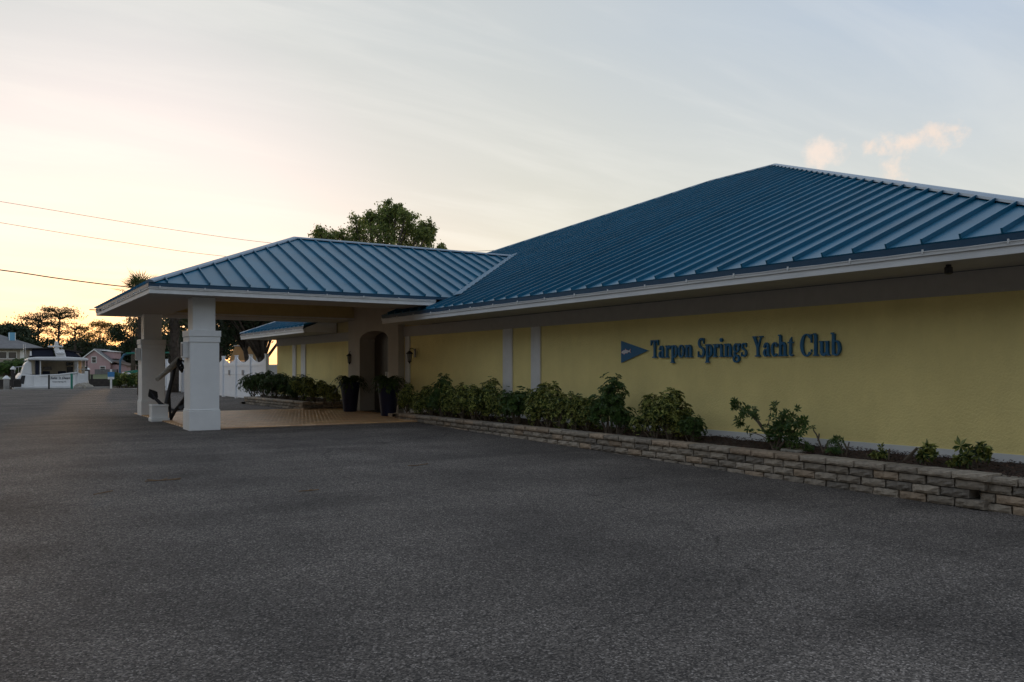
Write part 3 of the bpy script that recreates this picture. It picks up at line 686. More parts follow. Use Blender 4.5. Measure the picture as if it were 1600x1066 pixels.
LA = 'bushy yellow-green variegated shrub in the long bed, between the planter and the pilasters'; LB = 'bushy yellow-green variegated shrub in the long bed, between the pilasters and the pennant'
for px, sc, lab in ((637, .80, 'variegated shrub at the end of the long bed, touching the navy planter'), (658, .62, LA), (672, .78, LA), (704, .92, LA), (724, .78, LA), (742, .90, LA), (762, .98, LA), (784, .72, 'small variegated shrub before the pilaster farther from the sign'), (838, .86, 'variegated shrub before the pilaster nearer the sign'),
                    (856, .92, LB), (876, .78, LB), (898, .74, LB), (918, .66, LB), (1022, .78, 'yellow-green variegated shrub under the first letters of the sign')):
    shrub(px, 9.52 + random.uniform(-.08, .08), .09, random.choice(sv), sc, lab, GV if lab in (LA, LB) else None)
for px, sc, lab in ((690, .95, 'glossy dark green shrub among variegated ones, between the planter and the pilasters'), (808, .92, 'glossy dark green shrub between the two pilasters'), (950, .98, 'tall glossy dark green shrub just before the pennant sign'), (968, .70, 'lower dark green shrub under the pennant sign')):
    shrub(px, 9.55, .09, random.choice(sg), sc, lab)
shrub(1052, 9.52, .09, sv[1], .86, 'broad yellow-green shrub below the pennant end of the wall lettering', rz=.4); shrub(1082, 9.55, .09, sg[0], .56, 'low dark green shrub at the end of the hedge, next to bare mulch')
for px, sc, lab in ((1375, .72, 'tiny yellow-green sprout beside a bare stub in the mulch'), (1447, .95, 'small leafy sprout with a dark stub in the mulch'), (1520, 1.15, 'small upright leafy plant near the end of the stone bed'), (1490, .55, 'low seedling beside the small upright leafy plant')):
    shrub(px, 9.60, .11, random.choice(ss), sc, lab)
shrub(1304, 9.62, .11, sk_[0], .9, 'cut-back shrub with low green leaves and two bare sticks')
LD = 'dense dark green shrub in the short bed by the white fence'; GD = 'shrubs in the short bed by the fence'
for px, X, sc in ((396, 9.15, .98), (412, 9.2, 1.08), (430, 9.2, 1.0), (447, 9.25, .98), (463, 9.2, .9)):
    shrub(px, X, .2, random.choice(sd_), sc, LD, GD)
for px, X, sc in ((474, 9.2, .80), (489, 9.3, .86), (508, 9.3, .72), (520, 9.3, .60)):
    shrub(px, X, .2, random.choice(sv), sc, 'yellow-green variegated shrub in the short bed beside the entrance', 'variegated shrubs in the short bed')
# leggy shrub with one long arching branch
def leggy():
    X = 9.55; y = on_wall(1212, X); t = thing('shrub', 'straggly shrub with a long leaning branch in front of the bare wall', 'shrub', (X, y, .1))
    st = MB(); cs = []; ds = []; S = .01134; SZ = .0090
    def br(pts, r0, r1, leaf_from=.4, n=10, spread=.05):
        P = [Vector((random.uniform(-.06, .06) if 0 < i else 0, -(p[0] - 1212) * S, max(-.02, (697 - p[1]) * SZ))) for i, p in enumerate(pts)]
        st.tube(P, [r0 + (r1 - r0) * i / (len(P) - 1) for i in range(len(P))], 5)
        for _ in range(n):
            u = random.uniform(leaf_from, 1) * (len(P) - 1); i = min(int(u), len(P) - 2); q = P[i].lerp(P[i + 1], u - i) + Vector(RNG.normal(size=3)) * spread; cs.append(q); ds.append(Vector(RNG.normal(size=3)) + Vector((0, 0, .8)))
    br([(1212, 698), (1200, 672), (1186, 650), (1168, 638), (1148, 628), (1142, 620)], .022, .007, .55, 34, .045)
    br([(1205, 680), (1188, 672), (1172, 666)], .009, .004, .8, 4, .02); br([(1160, 634), (1157, 650), (1156, 656)], .005, .003, .5, 9, .03)
    br([(1190, 655), (1184, 640), (1182, 628)], .007, .003, .5, 8, .03); br([(1200, 655), (1203, 632), (1210, 622)], .006, .003, .6, 6, .025)
    br([(1212, 695), (1216, 670), (1222, 645), (1226, 640)], .02, .006, .25, 60, .075); br([(1212, 695), (1228, 672), (1242, 655), (1252, 656)], .018, .005, .3, 48, .07)
    br([(1210, 690), (1208, 665), (1212, 648)], .016, .005, .2, 50, .08); br([(1214, 696), (1236, 686), (1254, 680)], .012, .004, .55, 16, .05)
    br([(1256, 690), (1255, 672), (1253, 664)], .004, .002, .9, 1, .01)
    V, F = whorl_leaves(cs, ds, .068, (5, 8)); me = bpy.data.meshes.new('foliage'); me.from_pydata(V, [], F); me.materials.append(M['leaf_green']); me.update()
    link('foliage', me, t); st.build('stems', 'stem_brown', t)
leggy()
def stick(px, X, pts, r, label):
    """bare pruned stub; pts = (along the wall, height) in metres"""
    t = MB(); y = on_wall(px, X)
    for ch in pts: t.tube([(random.uniform(-.02, .02), -p[0], p[1]) for p in ch], [r * (1 - .5 * i / len(ch)) for i in range(len(ch))], 5)
    o = t.build('bare_stick', 'stem_brown'); o.location = (X, y, .13); tag(o, label, 'stick')
stick(1288, 9.66, [[(0, -.02), (-.06, .12), (-.13, .26), (-.17, .32)], [(-.09, .18), (-.07, .28)], [(0, .05), (.04, .13), (.06, .2)]], .014, 'forked bare stick leaning out of the cut-back shrub')
stick(1318, 9.62, [[(0, -.02), (-.04, .12), (-.12, .2)], [(.02, -.02), (.05, .1), (.07, .2)], [(.05, .1), (.03, .18)]], .012, 'pair of pruned bare twigs beside the cut-back shrub')
stick(1412, 9.7, [[(-.04, -.04), (.10, .11), (.19, .19)]], .026, 'thick bare stub slanting out of the mulch')
stick(1388, 9.62, [[(0, -.02), (0, .1), (.01, .16)]], .014, 'short upright stub in the mulch')
stick(1357, 9.68, [[(0, -.02), (-.04, .07)]], .013, 'very short leaning stub in the mulch')
# flat stepping stone lying on the mulch
o = MB().prism([(-.12, -.22, 0), (.1, -.2, 0), (.14, .1, 0), (.02, .24, 0), (-.13, .12, 0)], (0, 0, .05)).build('flat_stone', 'rock'); o.location = (9.62, on_wall(1240, 9.62), .12); bevel(o, .015); tag(o, 'flat pale stone on the mulch behind the straggly shrub', 'stone')

# ------------------------------------------------------------------ wall lettering
def ell(cx, cy, rx, ry, a): return (cx + rx * math.cos(R(a)), cy + ry * math.sin(R(a)))
def ring(cx, cy, rx, ry, tx, ty, a0=0, a1=360, n=22):
    out = []
    for k in range(n):
        a, b = a0 + (a1 - a0) * k / n, a0 + (a1 - a0) * (k + 1) / n
        out.append([ell(cx, cy, rx, ry, a), ell(cx, cy, rx, ry, b), ell(cx, cy, rx - tx, ry - ty, b), ell(cx, cy, rx - tx, ry - ty, a)])
    return out
def disc(cx, cy, r, n=14): return [[ell(cx, cy, r, r, 360 * k / n) for k in range(n)]]
def rc(x0, y0, x1, y1): return [[(x0, y0), (x1, y0), (x1, y1), (x0, y1)]]
G = {}
G['T'] = (.70, [rc(.265, .05, .435, .93), rc(.15, 0, .55, .065), rc(0, .925, .70, 1), [[(0, .70), (.045, .70), (.13, .93), (0, .93)]], [[(.655, .70), (.70, .70), (.70, .93), (.57, .93)]]])
G['a'] = (.55, [rc(.27, .05, .43, .5), ring(.235, .47, .195, .21, .155, .075, 0, 170), disc(.10, .49, .075), ring(.20, .18, .20, .19, .14, .06, 70, 290), rc(.20, .31, .30, .37), rc(.2, -.005, .28, .055), [[(.40, .05), (.55, .05), (.55, .0), (.43, -.01)]]])
G['r'] = (.46, [rc(.07, .05, .23, .63), rc(0, 0, .33, .06), rc(0, .605, .15, .67), ring(.33, .46, .17, .22, .06, .09, 60, 180, 10), disc(.375, .56, .088)])
G['p'] = (.60, [rc(.07, -.24, .23, .63), rc(0, -.29, .33, -.23), rc(0, .605, .15, .67), ring(.30, .335, .28, .35, .165, .07, -125, 125)])
G['o'] = (.56, [ring(.27, .335, .27, .35, .16, .065)])
G['n'] = (.66, [rc(.07, .05, .23, .63), rc(0, 0, .31, .06), rc(0, .605, .15, .67), rc(.40, .05, .56, .45), rc(.34, 0, .64, .06), ring(.36, .44, .20, .24, .155, .10, 0, 150)])
G['S'] = (.58, [ring(.27, .745, .25, .275, .155, .085, 40, 262), ring(.28, .27, .285, .285, .165, .085, -140, 85), [[(.10, .62), (.30, .44), (.46, .40), (.24, .62)]], rc(.44, .70, .50, 1.0), rc(.01, .0, .07, .32)])
G['s'] = (.45, [ring(.21, .50, .19, .185, .12, .065, 40, 262), ring(.215, .18, .21, .195, .125, .065, -140, 85), [[(.08, .43), (.22, .30), (.34, .27), (.19, .43)]], rc(.33, .46, .385, .67), rc(.01, .0, .065, .22)])
G['i'] = (.34, [rc(.07, .05, .23, .63), rc(0, 0, .31, .06), rc(0, .605, .15, .67), disc(.15, .87, .105)])
G['g'] = (.57, [ring(.25, .44, .23, .24, .135, .06), ring(.25, -.11, .265, .19, .13, .07), [[(.06, .24), (.13, .22), (.2, .06), (.05, .08)]], rc(.1, .03, .40, .105), [[(.38, .6), (.46, .53), (.55, .62), (.5, .68)]], disc(.515, .60, .062)])
G['Y'] = (.78, [rc(.31, .05, .47, .46), rc(.2, 0, .58, .06), [[(.05, .95), (.25, .95), (.47, .44), (.31, .44)]], [[(.60, .95), (.68, .95), (.47, .42), (.40, .5)]], rc(0, .94, .34, 1), rc(.50, .94, .78, 1)])
G['c'] = (.50, [ring(.27, .335, .27, .35, .16, .065, 48, 318), disc(.40, .53, .082)])
G['h'] = (.66, [rc(.07, .05, .23, .98), rc(0, 0, .31, .06), rc(0, .96, .15, 1.03), rc(.40, .05, .56, .45), rc(.34, 0, .64, .06), ring(.36, .44, .20, .24, .155, .10, 0, 150)])
G['t'] = (.42, [rc(.10, .13, .26, .72), rc(0, .60, .38, .665), [[(.10, .72), (.26, .72), (.26, .90)]], ring(.26, .15, .16, .165, .14, .075, 180, 330, 10)])
G['C'] = (.76, [ring(.39, .5, .39, .525, .185, .07, 42, 318), rc(.655, .60, .715, 1.0), [[(.60, .90), (.67, .78), (.67, .62)]], rc(.665, .18, .71, .3)])
G['l'] = (.33, [rc(.07, .05, .23, .98), rc(0, 0, .31, .06), rc(0, .96, .15, 1.03)])
G['u'] = (.66, [rc(.07, .2, .23, .61), rc(0, .605, .23, .665), rc(.40, .05, .56, .61), rc(.33, .605, .56, .665), rc(.50, 0, .66, .06), ring(.28, .22, .21, .235, .155, .10, 180, 330)])
G['b'] = (.60, [rc(.07, .03, .23, .98), rc(0, .96, .15, 1.03), ring(.30, .335, .28, .35, .165, .07, -125, 125)])
sign = thing('wall_sign', 'raised blue serif lettering reading Tarpon Springs Yacht Club on the yellow wall', 'sign', (XW, 10, 1.45))
XS = XW - .012
def letters(word, pxa, pxb, z, cap):
    ya, yb = on_wall(pxa, XS - .03), on_wall(pxb, XS - .03); tot = sum(G[c][0] for c in word) + .035 * (len(word) - 1); k = (ya - yb) / tot; y = ya
    for ch in word:
        w, strokes = G[ch]; mb = MB(); i = 0; mbe = MB()
        for s in strokes:
            off = i * .0007; i += 1
            for pg in s:
                pts = [(XS - .032 - off, y - p[0] * k, z + p[1] * cap) for p in pg]
                ar = sum(pg[q][0] * pg[(q + 1) % len(pg)][1] - pg[(q + 1) % len(pg)][0] * pg[q][1] for q in range(len(pg)))
                if ar < 0: pts = pts[::-1]
                mb.prism(pts, (.03 + off, 0, 0))
        part(mb, 'letter', 'sign_blue', sign); y -= (w + .035) * k
letters('Tarpon', 1016.5, 1082, 1.480, .314); letters('Springs', 1090, 1167, 1.477, .314); letters('Yacht', 1175.5, 1240, 1.473, .314); letters('Club', 1250, 1314, 1.470, .314)
pen = thing('pennant_sign', 'triangular blue pennant board with a silver fish beside the wall lettering', 'sign', (XW, 11.5, 1.6))
pa, pb = on_wall(971.5, XS), on_wall(1013.5, XS)
part(MB().prism([(XS - .018, pa, 1.804), (XS - .018, pa, 1.398), (XS - .018, pb, 1.614)], (.02, 0, 0)), 'board', 'sign_blue', pen)
def fish(x, col, grow):
    yc = pa - .2; L_ = .27; up_ = []
    out = [(0, .0), (.08, .055), (.22, .10), (.40, .115), (.44, .19), (.50, .12), (.66, .085), (.82, .04), (.98, .14), (.93, .01), (1.0, -.10), (.82, -.025), (.68, -.055), (.62, -.12), (.55, -.07), (.36, -.10), (.30, -.155), (.25, -.09), (.10, -.06)]
    cx = .5; mb = MB(); pts = [(x, yc - (((p[0] - cx) * (1 + grow)) * L_) + .05, 1.600 + (p[1] * (1 + grow * 2)) * L_ * 1.15 + (p[0] - .5) * .02) for p in out]
    bmx = MB().prism(pts[::1], (.006, 0, 0)); return bmx
part(fish(XS - .026, 0, 0), 'fish', 'fish_white', pen); part(fish(XS - .0245, 0, .06), 'fish_edge', 'sign_red', pen)

# ------------------------------------------------------------------ lanterns and pots at the entry
def lantern(y, label):
    t = thing('wall_lantern', label, 'lantern', (XW - .05, y, 1.62))
    bevel(MB().box((-.02, -.05, -.02), (0.002, .05, .22)).build('back_plate', 'lantern_black', t), .006)
    MB().tube([(-.01, 0, .16), (-.07, 0, .22), (-.15, 0, .22), (-.17, 0, .17)], .012, 6).build('arm', 'lantern_black', t)
    MB().lathe([(.02, .16), (.10, .09), (.105, .075), (.075, .07)], (-.17, 0, 0), 8).build('cap', 'lantern_black', t)
    g = mat('lantern_glass', (.25, .24, .22), .15) if 'lantern_glass' not in M else None
    MB().lathe([(.06, .068), (.045, -.12)], (-.17, 0, 0), 6).build('glass', 'lantern_glass', t)
    c = MB()
    for k in range(6): a_ = 6.283 * k / 6; c.tube([(-.17 + .067 * math.cos(a_), .067 * math.sin(a_), .068), (-.17 + .05 * math.cos(a_), .05 * math.sin(a_), -.12)], .006, 4)
    c.build('cage', 'lantern_black', t); MB().lathe([(.055, -.12), (.06, -.135), (.03, -.15), (.012, -.19)], (-.17, 0, 0), 8).build('base', 'lantern_black', t)
lantern(on_wall(547, XW - .2), 'black wall lantern on the yellow wall between the arch and the short bed')
lantern(on_wall(641, XW - .2), 'black wall lantern on the grey pilaster between the arch and the long bed')
def pot(x, y, sc, label):
    t = thing('planter_pot', label, 'planter', (x, y, .03)); t.scale = (sc,) * 3
    MB().lathe([(.19, 0), (.20, .02), (.285, .80), (.30, .82), (.30, .87), (.275, .87), (.265, .80)], n=28).build('pot', 'pot_navy', t, True)
    MB().lathe([(.262, .78), (.20, .81), (.05, .82)], n=16).build('potting_soil', 'soil', t)
    cs, ds, st = [], [], MB(); V, F = [], []
    for k in range(130):
        a_ = random.uniform(0, 6.28); ln_ = random.uniform(.34, .66); el = random.uniform(.5, 1.5); p0 = Vector((random.uniform(-.1, .1), random.uniform(-.1, .1), .82)); pts = []
        for j in range(7):
            u = j / 6; rr = ln_ * u * math.cos(el * .6); pts.append(p0 + Vector((math.cos(a_) * rr, math.sin(a_) * rr, ln_ * (1.5 * math.sin(el) * u - 1.25 * u * u))))
        st.tube(pts, .003, 3)
        for j in range(1, 7):
            p, q = pts[j - 1], pts[j]; d_ = (q - p).normalized(); sd = d_.cross(Vector((0, 0, 1))).normalized(); wl = .10 * (1.15 - j / 7)
            for s in (-1, 1):
                i = len(V); V += [tuple(p), tuple(p + d_ * .03 + sd * s * wl - Vector((0, 0, .012))), tuple(q)]; F.append([i, i + 1, i + 2])
    me = bpy.data.meshes.new('fern_fronds'); me.from_pydata(V, [], F); me.materials.append(M['leaf_dark']); me.update(); link('fern_fronds', me, t); st.build('fern_stems', 'leaf_dark', t)
pot(9.40, on_wall(547, 9.40), .98, 'tall navy planter with a fern, between the arch and the short bed'); pot(9.40, on_wall(607, 9.40), 1.0, 'tall navy planter with a fern, between the arch and the long bed')

# ------------------------------------------------------------------ anchor on its block
D_A = 21.0
def apt(px, py, d=D_A): v = place(px, d); v.z = zat(py, d); return v
anc = thing('ship_anchor', 'large black iron anchor with a pale wooden stock between the canopy pillars', 'anchor', (*place(267, D_A).xy, 0))
def apart(mb, name, m, smooth=False): return part(mb, name, m, anc, smooth)
crown = apt(266, 653); top = apt(276, 566)
apart(MB().tube([apt(267, 657.5), apt(265.5, 640), apt(264.5, 605)], [.035, .03, .022], 8), 'support_bar', 'iron_black')
apart(MB().tube([apt(260, 631, 20.8), apt(266, 604, 20.9), apt(274, 571)], [.055, .05, .042], 8), 'shank', 'iron_black')
apart(MB().tube([apt(267, 655), apt(272, 644, 20.9), apt(280, 634, 20.7), apt(287, 624, 20.5), apt(290, 617, 20.4)], [.035, .045, .045, .036, .02], 8), 'arm', 'iron_black')
apart(MB().tube([apt(262, 638, 21.4), apt(272, 641, 21.3), apt(289, 638, 21.2)], [.035, .03, .03], 8), 'arm', 'iron_black')
apart(MB().tube([apt(260, 637, 21.0), apt(250, 630, 21), apt(242, 622, 21), apt(236, 612, 21)], [.04, .045, .04, .02], 8), 'arm', 'iron_black')
def fluke(c, u, v):
    c, u, v = Vector(c), Vector(u), Vector(v); nn = u.cross(v).normalized() * .02
    return MB().prism([c - u * .5 - v * .25, c - v * .5, c + u * .15 - v * .42, c + u * .6, c + u * .15 + v * .42, c + v * .5, c - u * .5 + v * .25], nn)
right = Vector((CS, -SN, 0)); fwd = Vector((SN, CS, 0)); Z = Vector((0, 0, 1))
apart(fluke(apt(239, 616), (-right * .55 + Z * .8).normalized() * .26, (right * .5 + fwd * .7 + Z * .35).normalized() * .26), 'fluke', 'iron_black')
apart(fluke(apt(285, 631, 20.6), (right * .5 + Z * .85).normalized() * .3, (right * .6 - fwd * .6 - Z * .4).normalized() * .26), 'fluke', 'iron_black')
apart(MB().tube([apt(280, 562, 21.4), apt(272, 570, 21.0), apt(246, 593, 20.0)], [.085, .08, .05], 10), 'stock', 'old_wood')
rg = MB(); c_ = apt(284, 570, 20.9)
rg.tube([c_ + (right * math.cos(t) + Z * math.sin(t)) * .1 for t in [6.283 * k / 14 for k in range(15)]], .022, 6, False); apart(rg, 'ring', 'iron_black')
ch = MB()
for k in range(5):
    cc = apt(279 + k * 1.3, 566 + k * 2.6, 20.85); ax = right if k % 2 else fwd
    ch.tube([cc + (ax * math.cos(t) * .06 + Z * math.sin(t) * .085) for t in [6.283 * j / 10 for j in range(11)]], .018, 5, False)
apart(ch, 'chain', 'iron_black')
pb_ = place(248.5, 20.9)
blk = thing('anchor_plinth', 'small white block with a stepped foot under the iron anchor', 'plinth', (pb_.x, pb_.y, 0), 0)
bevel(MB().box((-.19, -.14, .09), (.19, .2, .36)).build('block', 'white_paint', blk), .01); bevel(MB().box((-.21, -.22, 0), (.21, .22, .089)).build('foot', 'white_paint', blk), .01)
bevel(MB().prism([(-.2, -.15, .361), (.2, -.15, .361), (.2, .21, .361), (-.2, .21, .361)], (.0, .0, .05)).build('top_slab', 'white_paint', blk), .01)

# ------------------------------------------------------------------ white vinyl fence
fen = thing('vinyl_fence', 'white vinyl privacy fence with scalloped panel tops beside the building corner', 'fence', (9.75, 34, 0))
FX = 9.75; posts = [33.55 + 2.3 * k for k in range(10)]
for i, y in enumerate(posts):
    p = part(MB().box((FX - .065, y - .065, 0), (FX + .065, y + .065, 1.86)), 'post', 'vinyl_white', fen)
    cpo = MB().prism([(FX - .08, y - .08, 1.861), (FX + .08, y - .08, 1.861), (FX + .08, y + .08, 1.861), (FX - .08, y + .08, 1.861)], (0, 0, .03)).build('post_cap', 'vinyl_white'); cpo.parent = p; cpo.matrix_parent_inverse = Matrix.Identity(4)
for i, (y0, y1) in enumerate(zip(posts[:-1], posts[1:])):
    k = 12; lo, hi = y0 + .07, y1 - .07; panel = None
    for j in range(k):
        a_, b_ = lo + (hi - lo) * j / k, lo + (hi - lo) * (j + 1) / k
        sc = lambda y: 1.78 - .22 * math.sin(math.pi * (y - lo) / (hi - lo))
        part(MB().prism([(FX - .012, a_ + .004, .06), (FX - .012, b_ - .004, .06), (FX - .012, b_ - .004, sc(b_)), (FX - .012, a_ + .004, sc(a_))], (.024, 0, 0)), 'picket_board', 'vinyl_white', fen)
    part(MB().box((FX - .03, lo, 1.42), (FX + .03, hi, 1.52)), 'rail', 'vinyl_white', fen); part(MB().box((FX - .03, lo, .05), (FX + .03, hi, .19)), 'rail', 'vinyl_white', fen)
    if i in (1, 2): part(MB().box((FX - .05, (lo + hi) / 2 - .12, 1.02), (FX - .031, (lo + hi) / 2 + .12, 1.24)), 'notice_plate', 'plate_grey', fen); part(MB().box((FX - .03, lo, 1.06), (FX - .0125, hi, 1.10)), 'rail', 'vinyl_white', fen)

# ------------------------------------------------------------------ trees
def tree(name, label, cat, loc, H, crown, rad, trunk_r, m, nclump=60, per=120, leaf=.2, limbs=7, spread=.23, group=None, trunk_top=None, flat=0.0, shell=.55, trunk_n=1):
    """crown = centre height, rad = (rx, ry, rz); leaves sit in clumps through the crown's volume"""
    t = thing(name, label, cat, loc, 0, group); tr = MB(); rad = np.array(rad); cz = crown
    tt = trunk_top or cz - rad[2] * .3
    lean = Vector((random.uniform(-.06, .06) * H, random.uniform(-.06, .06) * H, 0))
    base = [Vector((0, 0, -.2)), lean * .3 + Vector((0, 0, tt * .5)), lean + Vector((0, 0, tt))]
    tr.tube(base, [trunk_r * 1.2, trunk_r * .85, trunk_r * .55], 8)
    n = RNG.normal(size=(nclump, 3)); n /= np.linalg.norm(n, axis=1)[:, None]; rr = shell + (1 - shell) * RNG.uniform(0, 1, nclump) ** .6
    cc = n * rr[:, None] * rad * RNG.uniform(.82, 1.12, (nclump, 1)) + np.array([lean.x, lean.y, cz])
    for k in range(min(nclump, limbs * 3)):
        q = Vector(cc[k]); p = base[1].lerp(base[2], random.uniform(.2, 1)); mid = p.lerp(q, .5) + Vector((0, 0, random.uniform(-.06, .1) * H * .3))
        tr.tube([p, mid, q], [trunk_r * .36, trunk_r * .2, trunk_r * .06], 5)
    P = np.repeat(cc, per, 0) + RNG.normal(size=(nclump * per, 3)) * spread * rad.min() * np.array([1.15, 1.15, .75])
    tr.build('trunk', 'bark', t, True); link('crown', cloud_mesh('crown', P, leaf, m, flat), t); return t
def T(px, d): v = place(px, d); return (v.x, v.y, 0)
# live oak rising behind the roofs: lobes of foliage on a forked trunk
def broad_oak():
    d0 = 52.0; base = place(598, d0); t = thing('oak_tree', 'broad leafy oak rising behind the canopy and main roofs', 'tree', (base.x, base.y, 0)); tr = MB(); P = []; k = d0 / FPX
    rt = Vector((CS, -SN, 0)); fw = Vector((SN, CS, 0))
    def loc_(px, py, dd): return rt * ((px - 598) * k) + fw * dd + Vector((0, 0, EYE + (577 - py) * k))
    tr.tube([(0, 0, -.2), (.1, 0, 2.2), (0, .1, 4.4)], [.42, .33, .28], 9)
    lobes = [(612, 337, 25), (588, 350, 24), (628, 358, 26), (655, 366, 20), (668, 353, 13), (640, 346, 15), (562, 360, 21), (536, 370, 18), (514, 377, 16), (500, 366, 11), (576, 341, 14), (606, 324, 11), (622, 330, 10), (688, 387, 11), (600, 378, 30), (648, 390, 24), (552, 388, 24), (620, 410, 34), (570, 412, 34), (672, 376, 12), (660, 410, 24), (525, 400, 22)]
    for px, py, r_ in lobes:
        for q in range(2):
            c = loc_(px, py, random.uniform(-2.6, 2.6) * (1 if q else .4)); m_ = Vector((0, 0, 4.2)).lerp(c, .5) + Vector((random.uniform(-.3, .3), random.uniform(-.3, .3), -.2)); tr.tube([(0, 0, 4.0), m_, c], [.16, .09, .03], 6)
            R_ = r_ * k * (1 if q == 0 else .85); nsub = 9
            for _ in range(nsub):
                v = Vector(RNG.normal(size=3)).normalized() * R_ * random.uniform(.45, .95); tr.tube([c, c + v], [.03, .01], 4)
                P.append(np.array(c + v) + RNG.normal(size=(int(32 + 62 * R_), 3)) * R_ * .21)
    tr.build('trunk', 'bark', t, True); link('crown', cloud_mesh('crown', np.concatenate(P), .085, 'leaf_oak'), t)
broad_oak()
# trees seen through the canopy, beyond the fence
tree('oak_tree', 'dark oak with a forked trunk behind the white fence by the building corner', 'tree', T(418, 55), 9, 5.7, (4.2, 3.0, 2.1), .34, 'leaf_wood', 60, 200, .17, 9, .22, trunk_top=2.6, shell=.2)
tree('oak_tree', 'dark oak with a single upright trunk behind the white fence', 'tree', T(390, 60), 9, 5.9, (4.0, 3.0, 2.0), .22, 'leaf_wood', 60, 200, .17, 9, .22, trunk_top=3.6, shell=.2)
tree('oak_tree', 'dark broad tree seen between the canopy pillar and the fence boat', 'tree', T(342, 75), 9.5, 5.2, (5.0, 3.5, 3.2), .3, 'leaf_wood', 46, 190, .16, 9, .15, shell=.3)
tree('oak_tree', 'dark tree seen between the two canopy pillars', 'tree', T(288, 85), 10, 5.4, (3.6, 4.0, 3.4), .3, 'leaf_wood', 30, 150, .16, 9, .13, shell=.3)
tree('oak_tree', 'dark tree behind the far canopy pillar, above the green-framed boat', 'tree', T(208, 175), 15, 8.6, (4.8, 4, 4.0), .45, 'leaf_wood', 40, 150, .22, 12, .13, shell=.35)
tree('oak_tree', 'golden backlit tree between the pines and the canopy roof corner', 'tree', T(154, 235), 17, 10.4, (5.6, 4, 4.6), .35, 'leaf_backlit', 56, 90, .24, 14, .12, shell=.4)
# pines
def pine(px, d, H, label, lay, seed, w):
    random.seed(seed); loc = T(px, d); t = thing('pine_tree', label, 'tree', loc, 0, None); tr = MB(); k = FPX / d; P = []
    b = [Vector((0, 0, -.2)), Vector((random.uniform(-.5, .5), 0, H * .45)), Vector((random.uniform(-.8, .8), 0, H * .93))]
    tr.tube(b, [.36, .28, .12], 8)
    for (z, ext, n) in lay:
        for _ in range(n):
            a_ = random.uniform(0, 6.28); r_ = ext * random.uniform(.35, 1.0); zz = z * H + random.uniform(-.4, .5); u = min(1, max(0, (zz / H - .1) / .83)); p = b[0].lerp(b[1], min(1, u * 2)) if u < .5 else b[1].lerp(b[2], u * 2 - 1)
            q = Vector((math.cos(a_) * r_, math.sin(a_) * r_, zz)) + Vector((p.x, p.y, 0)); tr.tube([p - Vector((0, 0, .6)), p.lerp(q, .55) + Vector((0, 0, .1)), q], [.11, .07, .03], 5)
            m_ = random.randint(40, 66); P.append(np.array(q) + RNG.normal(size=(m_, 3)) * np.array([.95, .95, .36]) * w)
    tr.build('trunk', 'bark', t, True); link('crown', cloud_mesh('crown', np.concatenate(P), .21, 'leaf_pine', .6), t)
pine(93, 205, 16.0, 'tall flat-topped pine with an open crown behind the white cruiser', [(.96, 3.4, 20), (.88, 4.2, 16), (.76, 4.4, 10), (.63, 4.0, 9), (.5, 2.6, 4)], 3, 1.0)
pine(58, 200, 14.0, 'leaning flat-topped pine beside the house with the blue chimney', [(.96, 4.0, 22), (.86, 4.8, 18), (.74, 4.2, 14), (.58, 3.6, 12), (.42, 3.0, 8)], 5, 1.05)
pine(118, 215, 12.6, 'low spreading pine between the tall pine and the golden tree', [(.94, 2.4, 8), (.82, 3.0, 8), (.66, 3.0, 6), (.5, 2.6, 6)], 9, .95)
random.seed(21)
tree('oak_tree', 'dark tree crown behind the grey-roofed house with the blue chimney', 'tree', T(14, 190), 12, 7.8, (6.5, 5, 3.6), .4, 'leaf_wood', 60, 170, .36, 8, .2, shell=.3)
tree('oak_tree', 'dark shrubby tree at the foot of the leaning pine', 'tree', T(52, 195), 9, 4.6, (4.2, 4, 3.6), .3, 'leaf_wood', 50, 150, .36, 8, .2, shell=.3)
woods = [(118, 228, 7.4, 4.2, 5.0), (142, 222, 7.6, 4.2, 5.4), (166, 218, 6.0, 3.6, 5.4), (190, 212, 6.0, 3.6, 5.4), (214, 205, 7.0, 4.2, 5.6), (100, 236, 6.2, 3.6, 4.6), (240, 210, 9, 5.2, 6), (-20, 230, 8, 4.6, 6), (268, 190, 8, 4.6, 6), (320, 180, 9, 5, 6), (-70, 215, 9, 5, 7), (-130, 225, 10, 5.5, 8), (-200, 210, 9, 5, 7), (-290, 220, 11, 6, 8), (-380, 215, 10, 5.5, 8), (-500, 210, 10, 5.5, 8)]
for px, d, H, cz, rx in woods:
    H += 1.1; cz += .5
    tree('woodland_tree', 'dark broadleaf tree in the wood across the canal', 'tree', T(px, d), H, cz, (rx, 4.5, H - cz), .3, 'leaf_wood', 50, 170, .40, 6, .22, 'trees of the wood across the canal', shell=.2)
# unseen trees added behind the camera to keep low sky light off the wall
p1 = tree('oak_tree', 'added unseen oak across the car park, shading the clubhouse wall', 'tree', (-15, 4, gz(4)), 11, 6.6, (4.6, 4.6, 4.6), .32, 'leaf_wood', 70, 130, .26, 9, .2, 'added oaks shading the clubhouse wall', shell=.2)
for k, (x, y, sc, rz) in enumerate([(-16, -6, 1.05, 1), (-15, 13, .95, 2), (-17, 22, 1.1, 3), (-16, 31, 1.0, 4), (-18, 41, 1.1, 5), (-14, -15, 1.0, 2.5), (-8, -22, 1.05, .5), (1, -24, .95, 1.7), (10, -23, 1.1, 2.2), (19, -22, 1.0, 3.3), (-18, 51, 1.0, .3)]):
    c = p1.copy(); C.objects.link(c); c.location = (x, y, gz(y)); c.rotation_euler = (0, 0, rz); c.scale = (sc,) * 3
    for ch in list(p1.children): g = ch.copy(); C.objects.link(g); g.parent = c
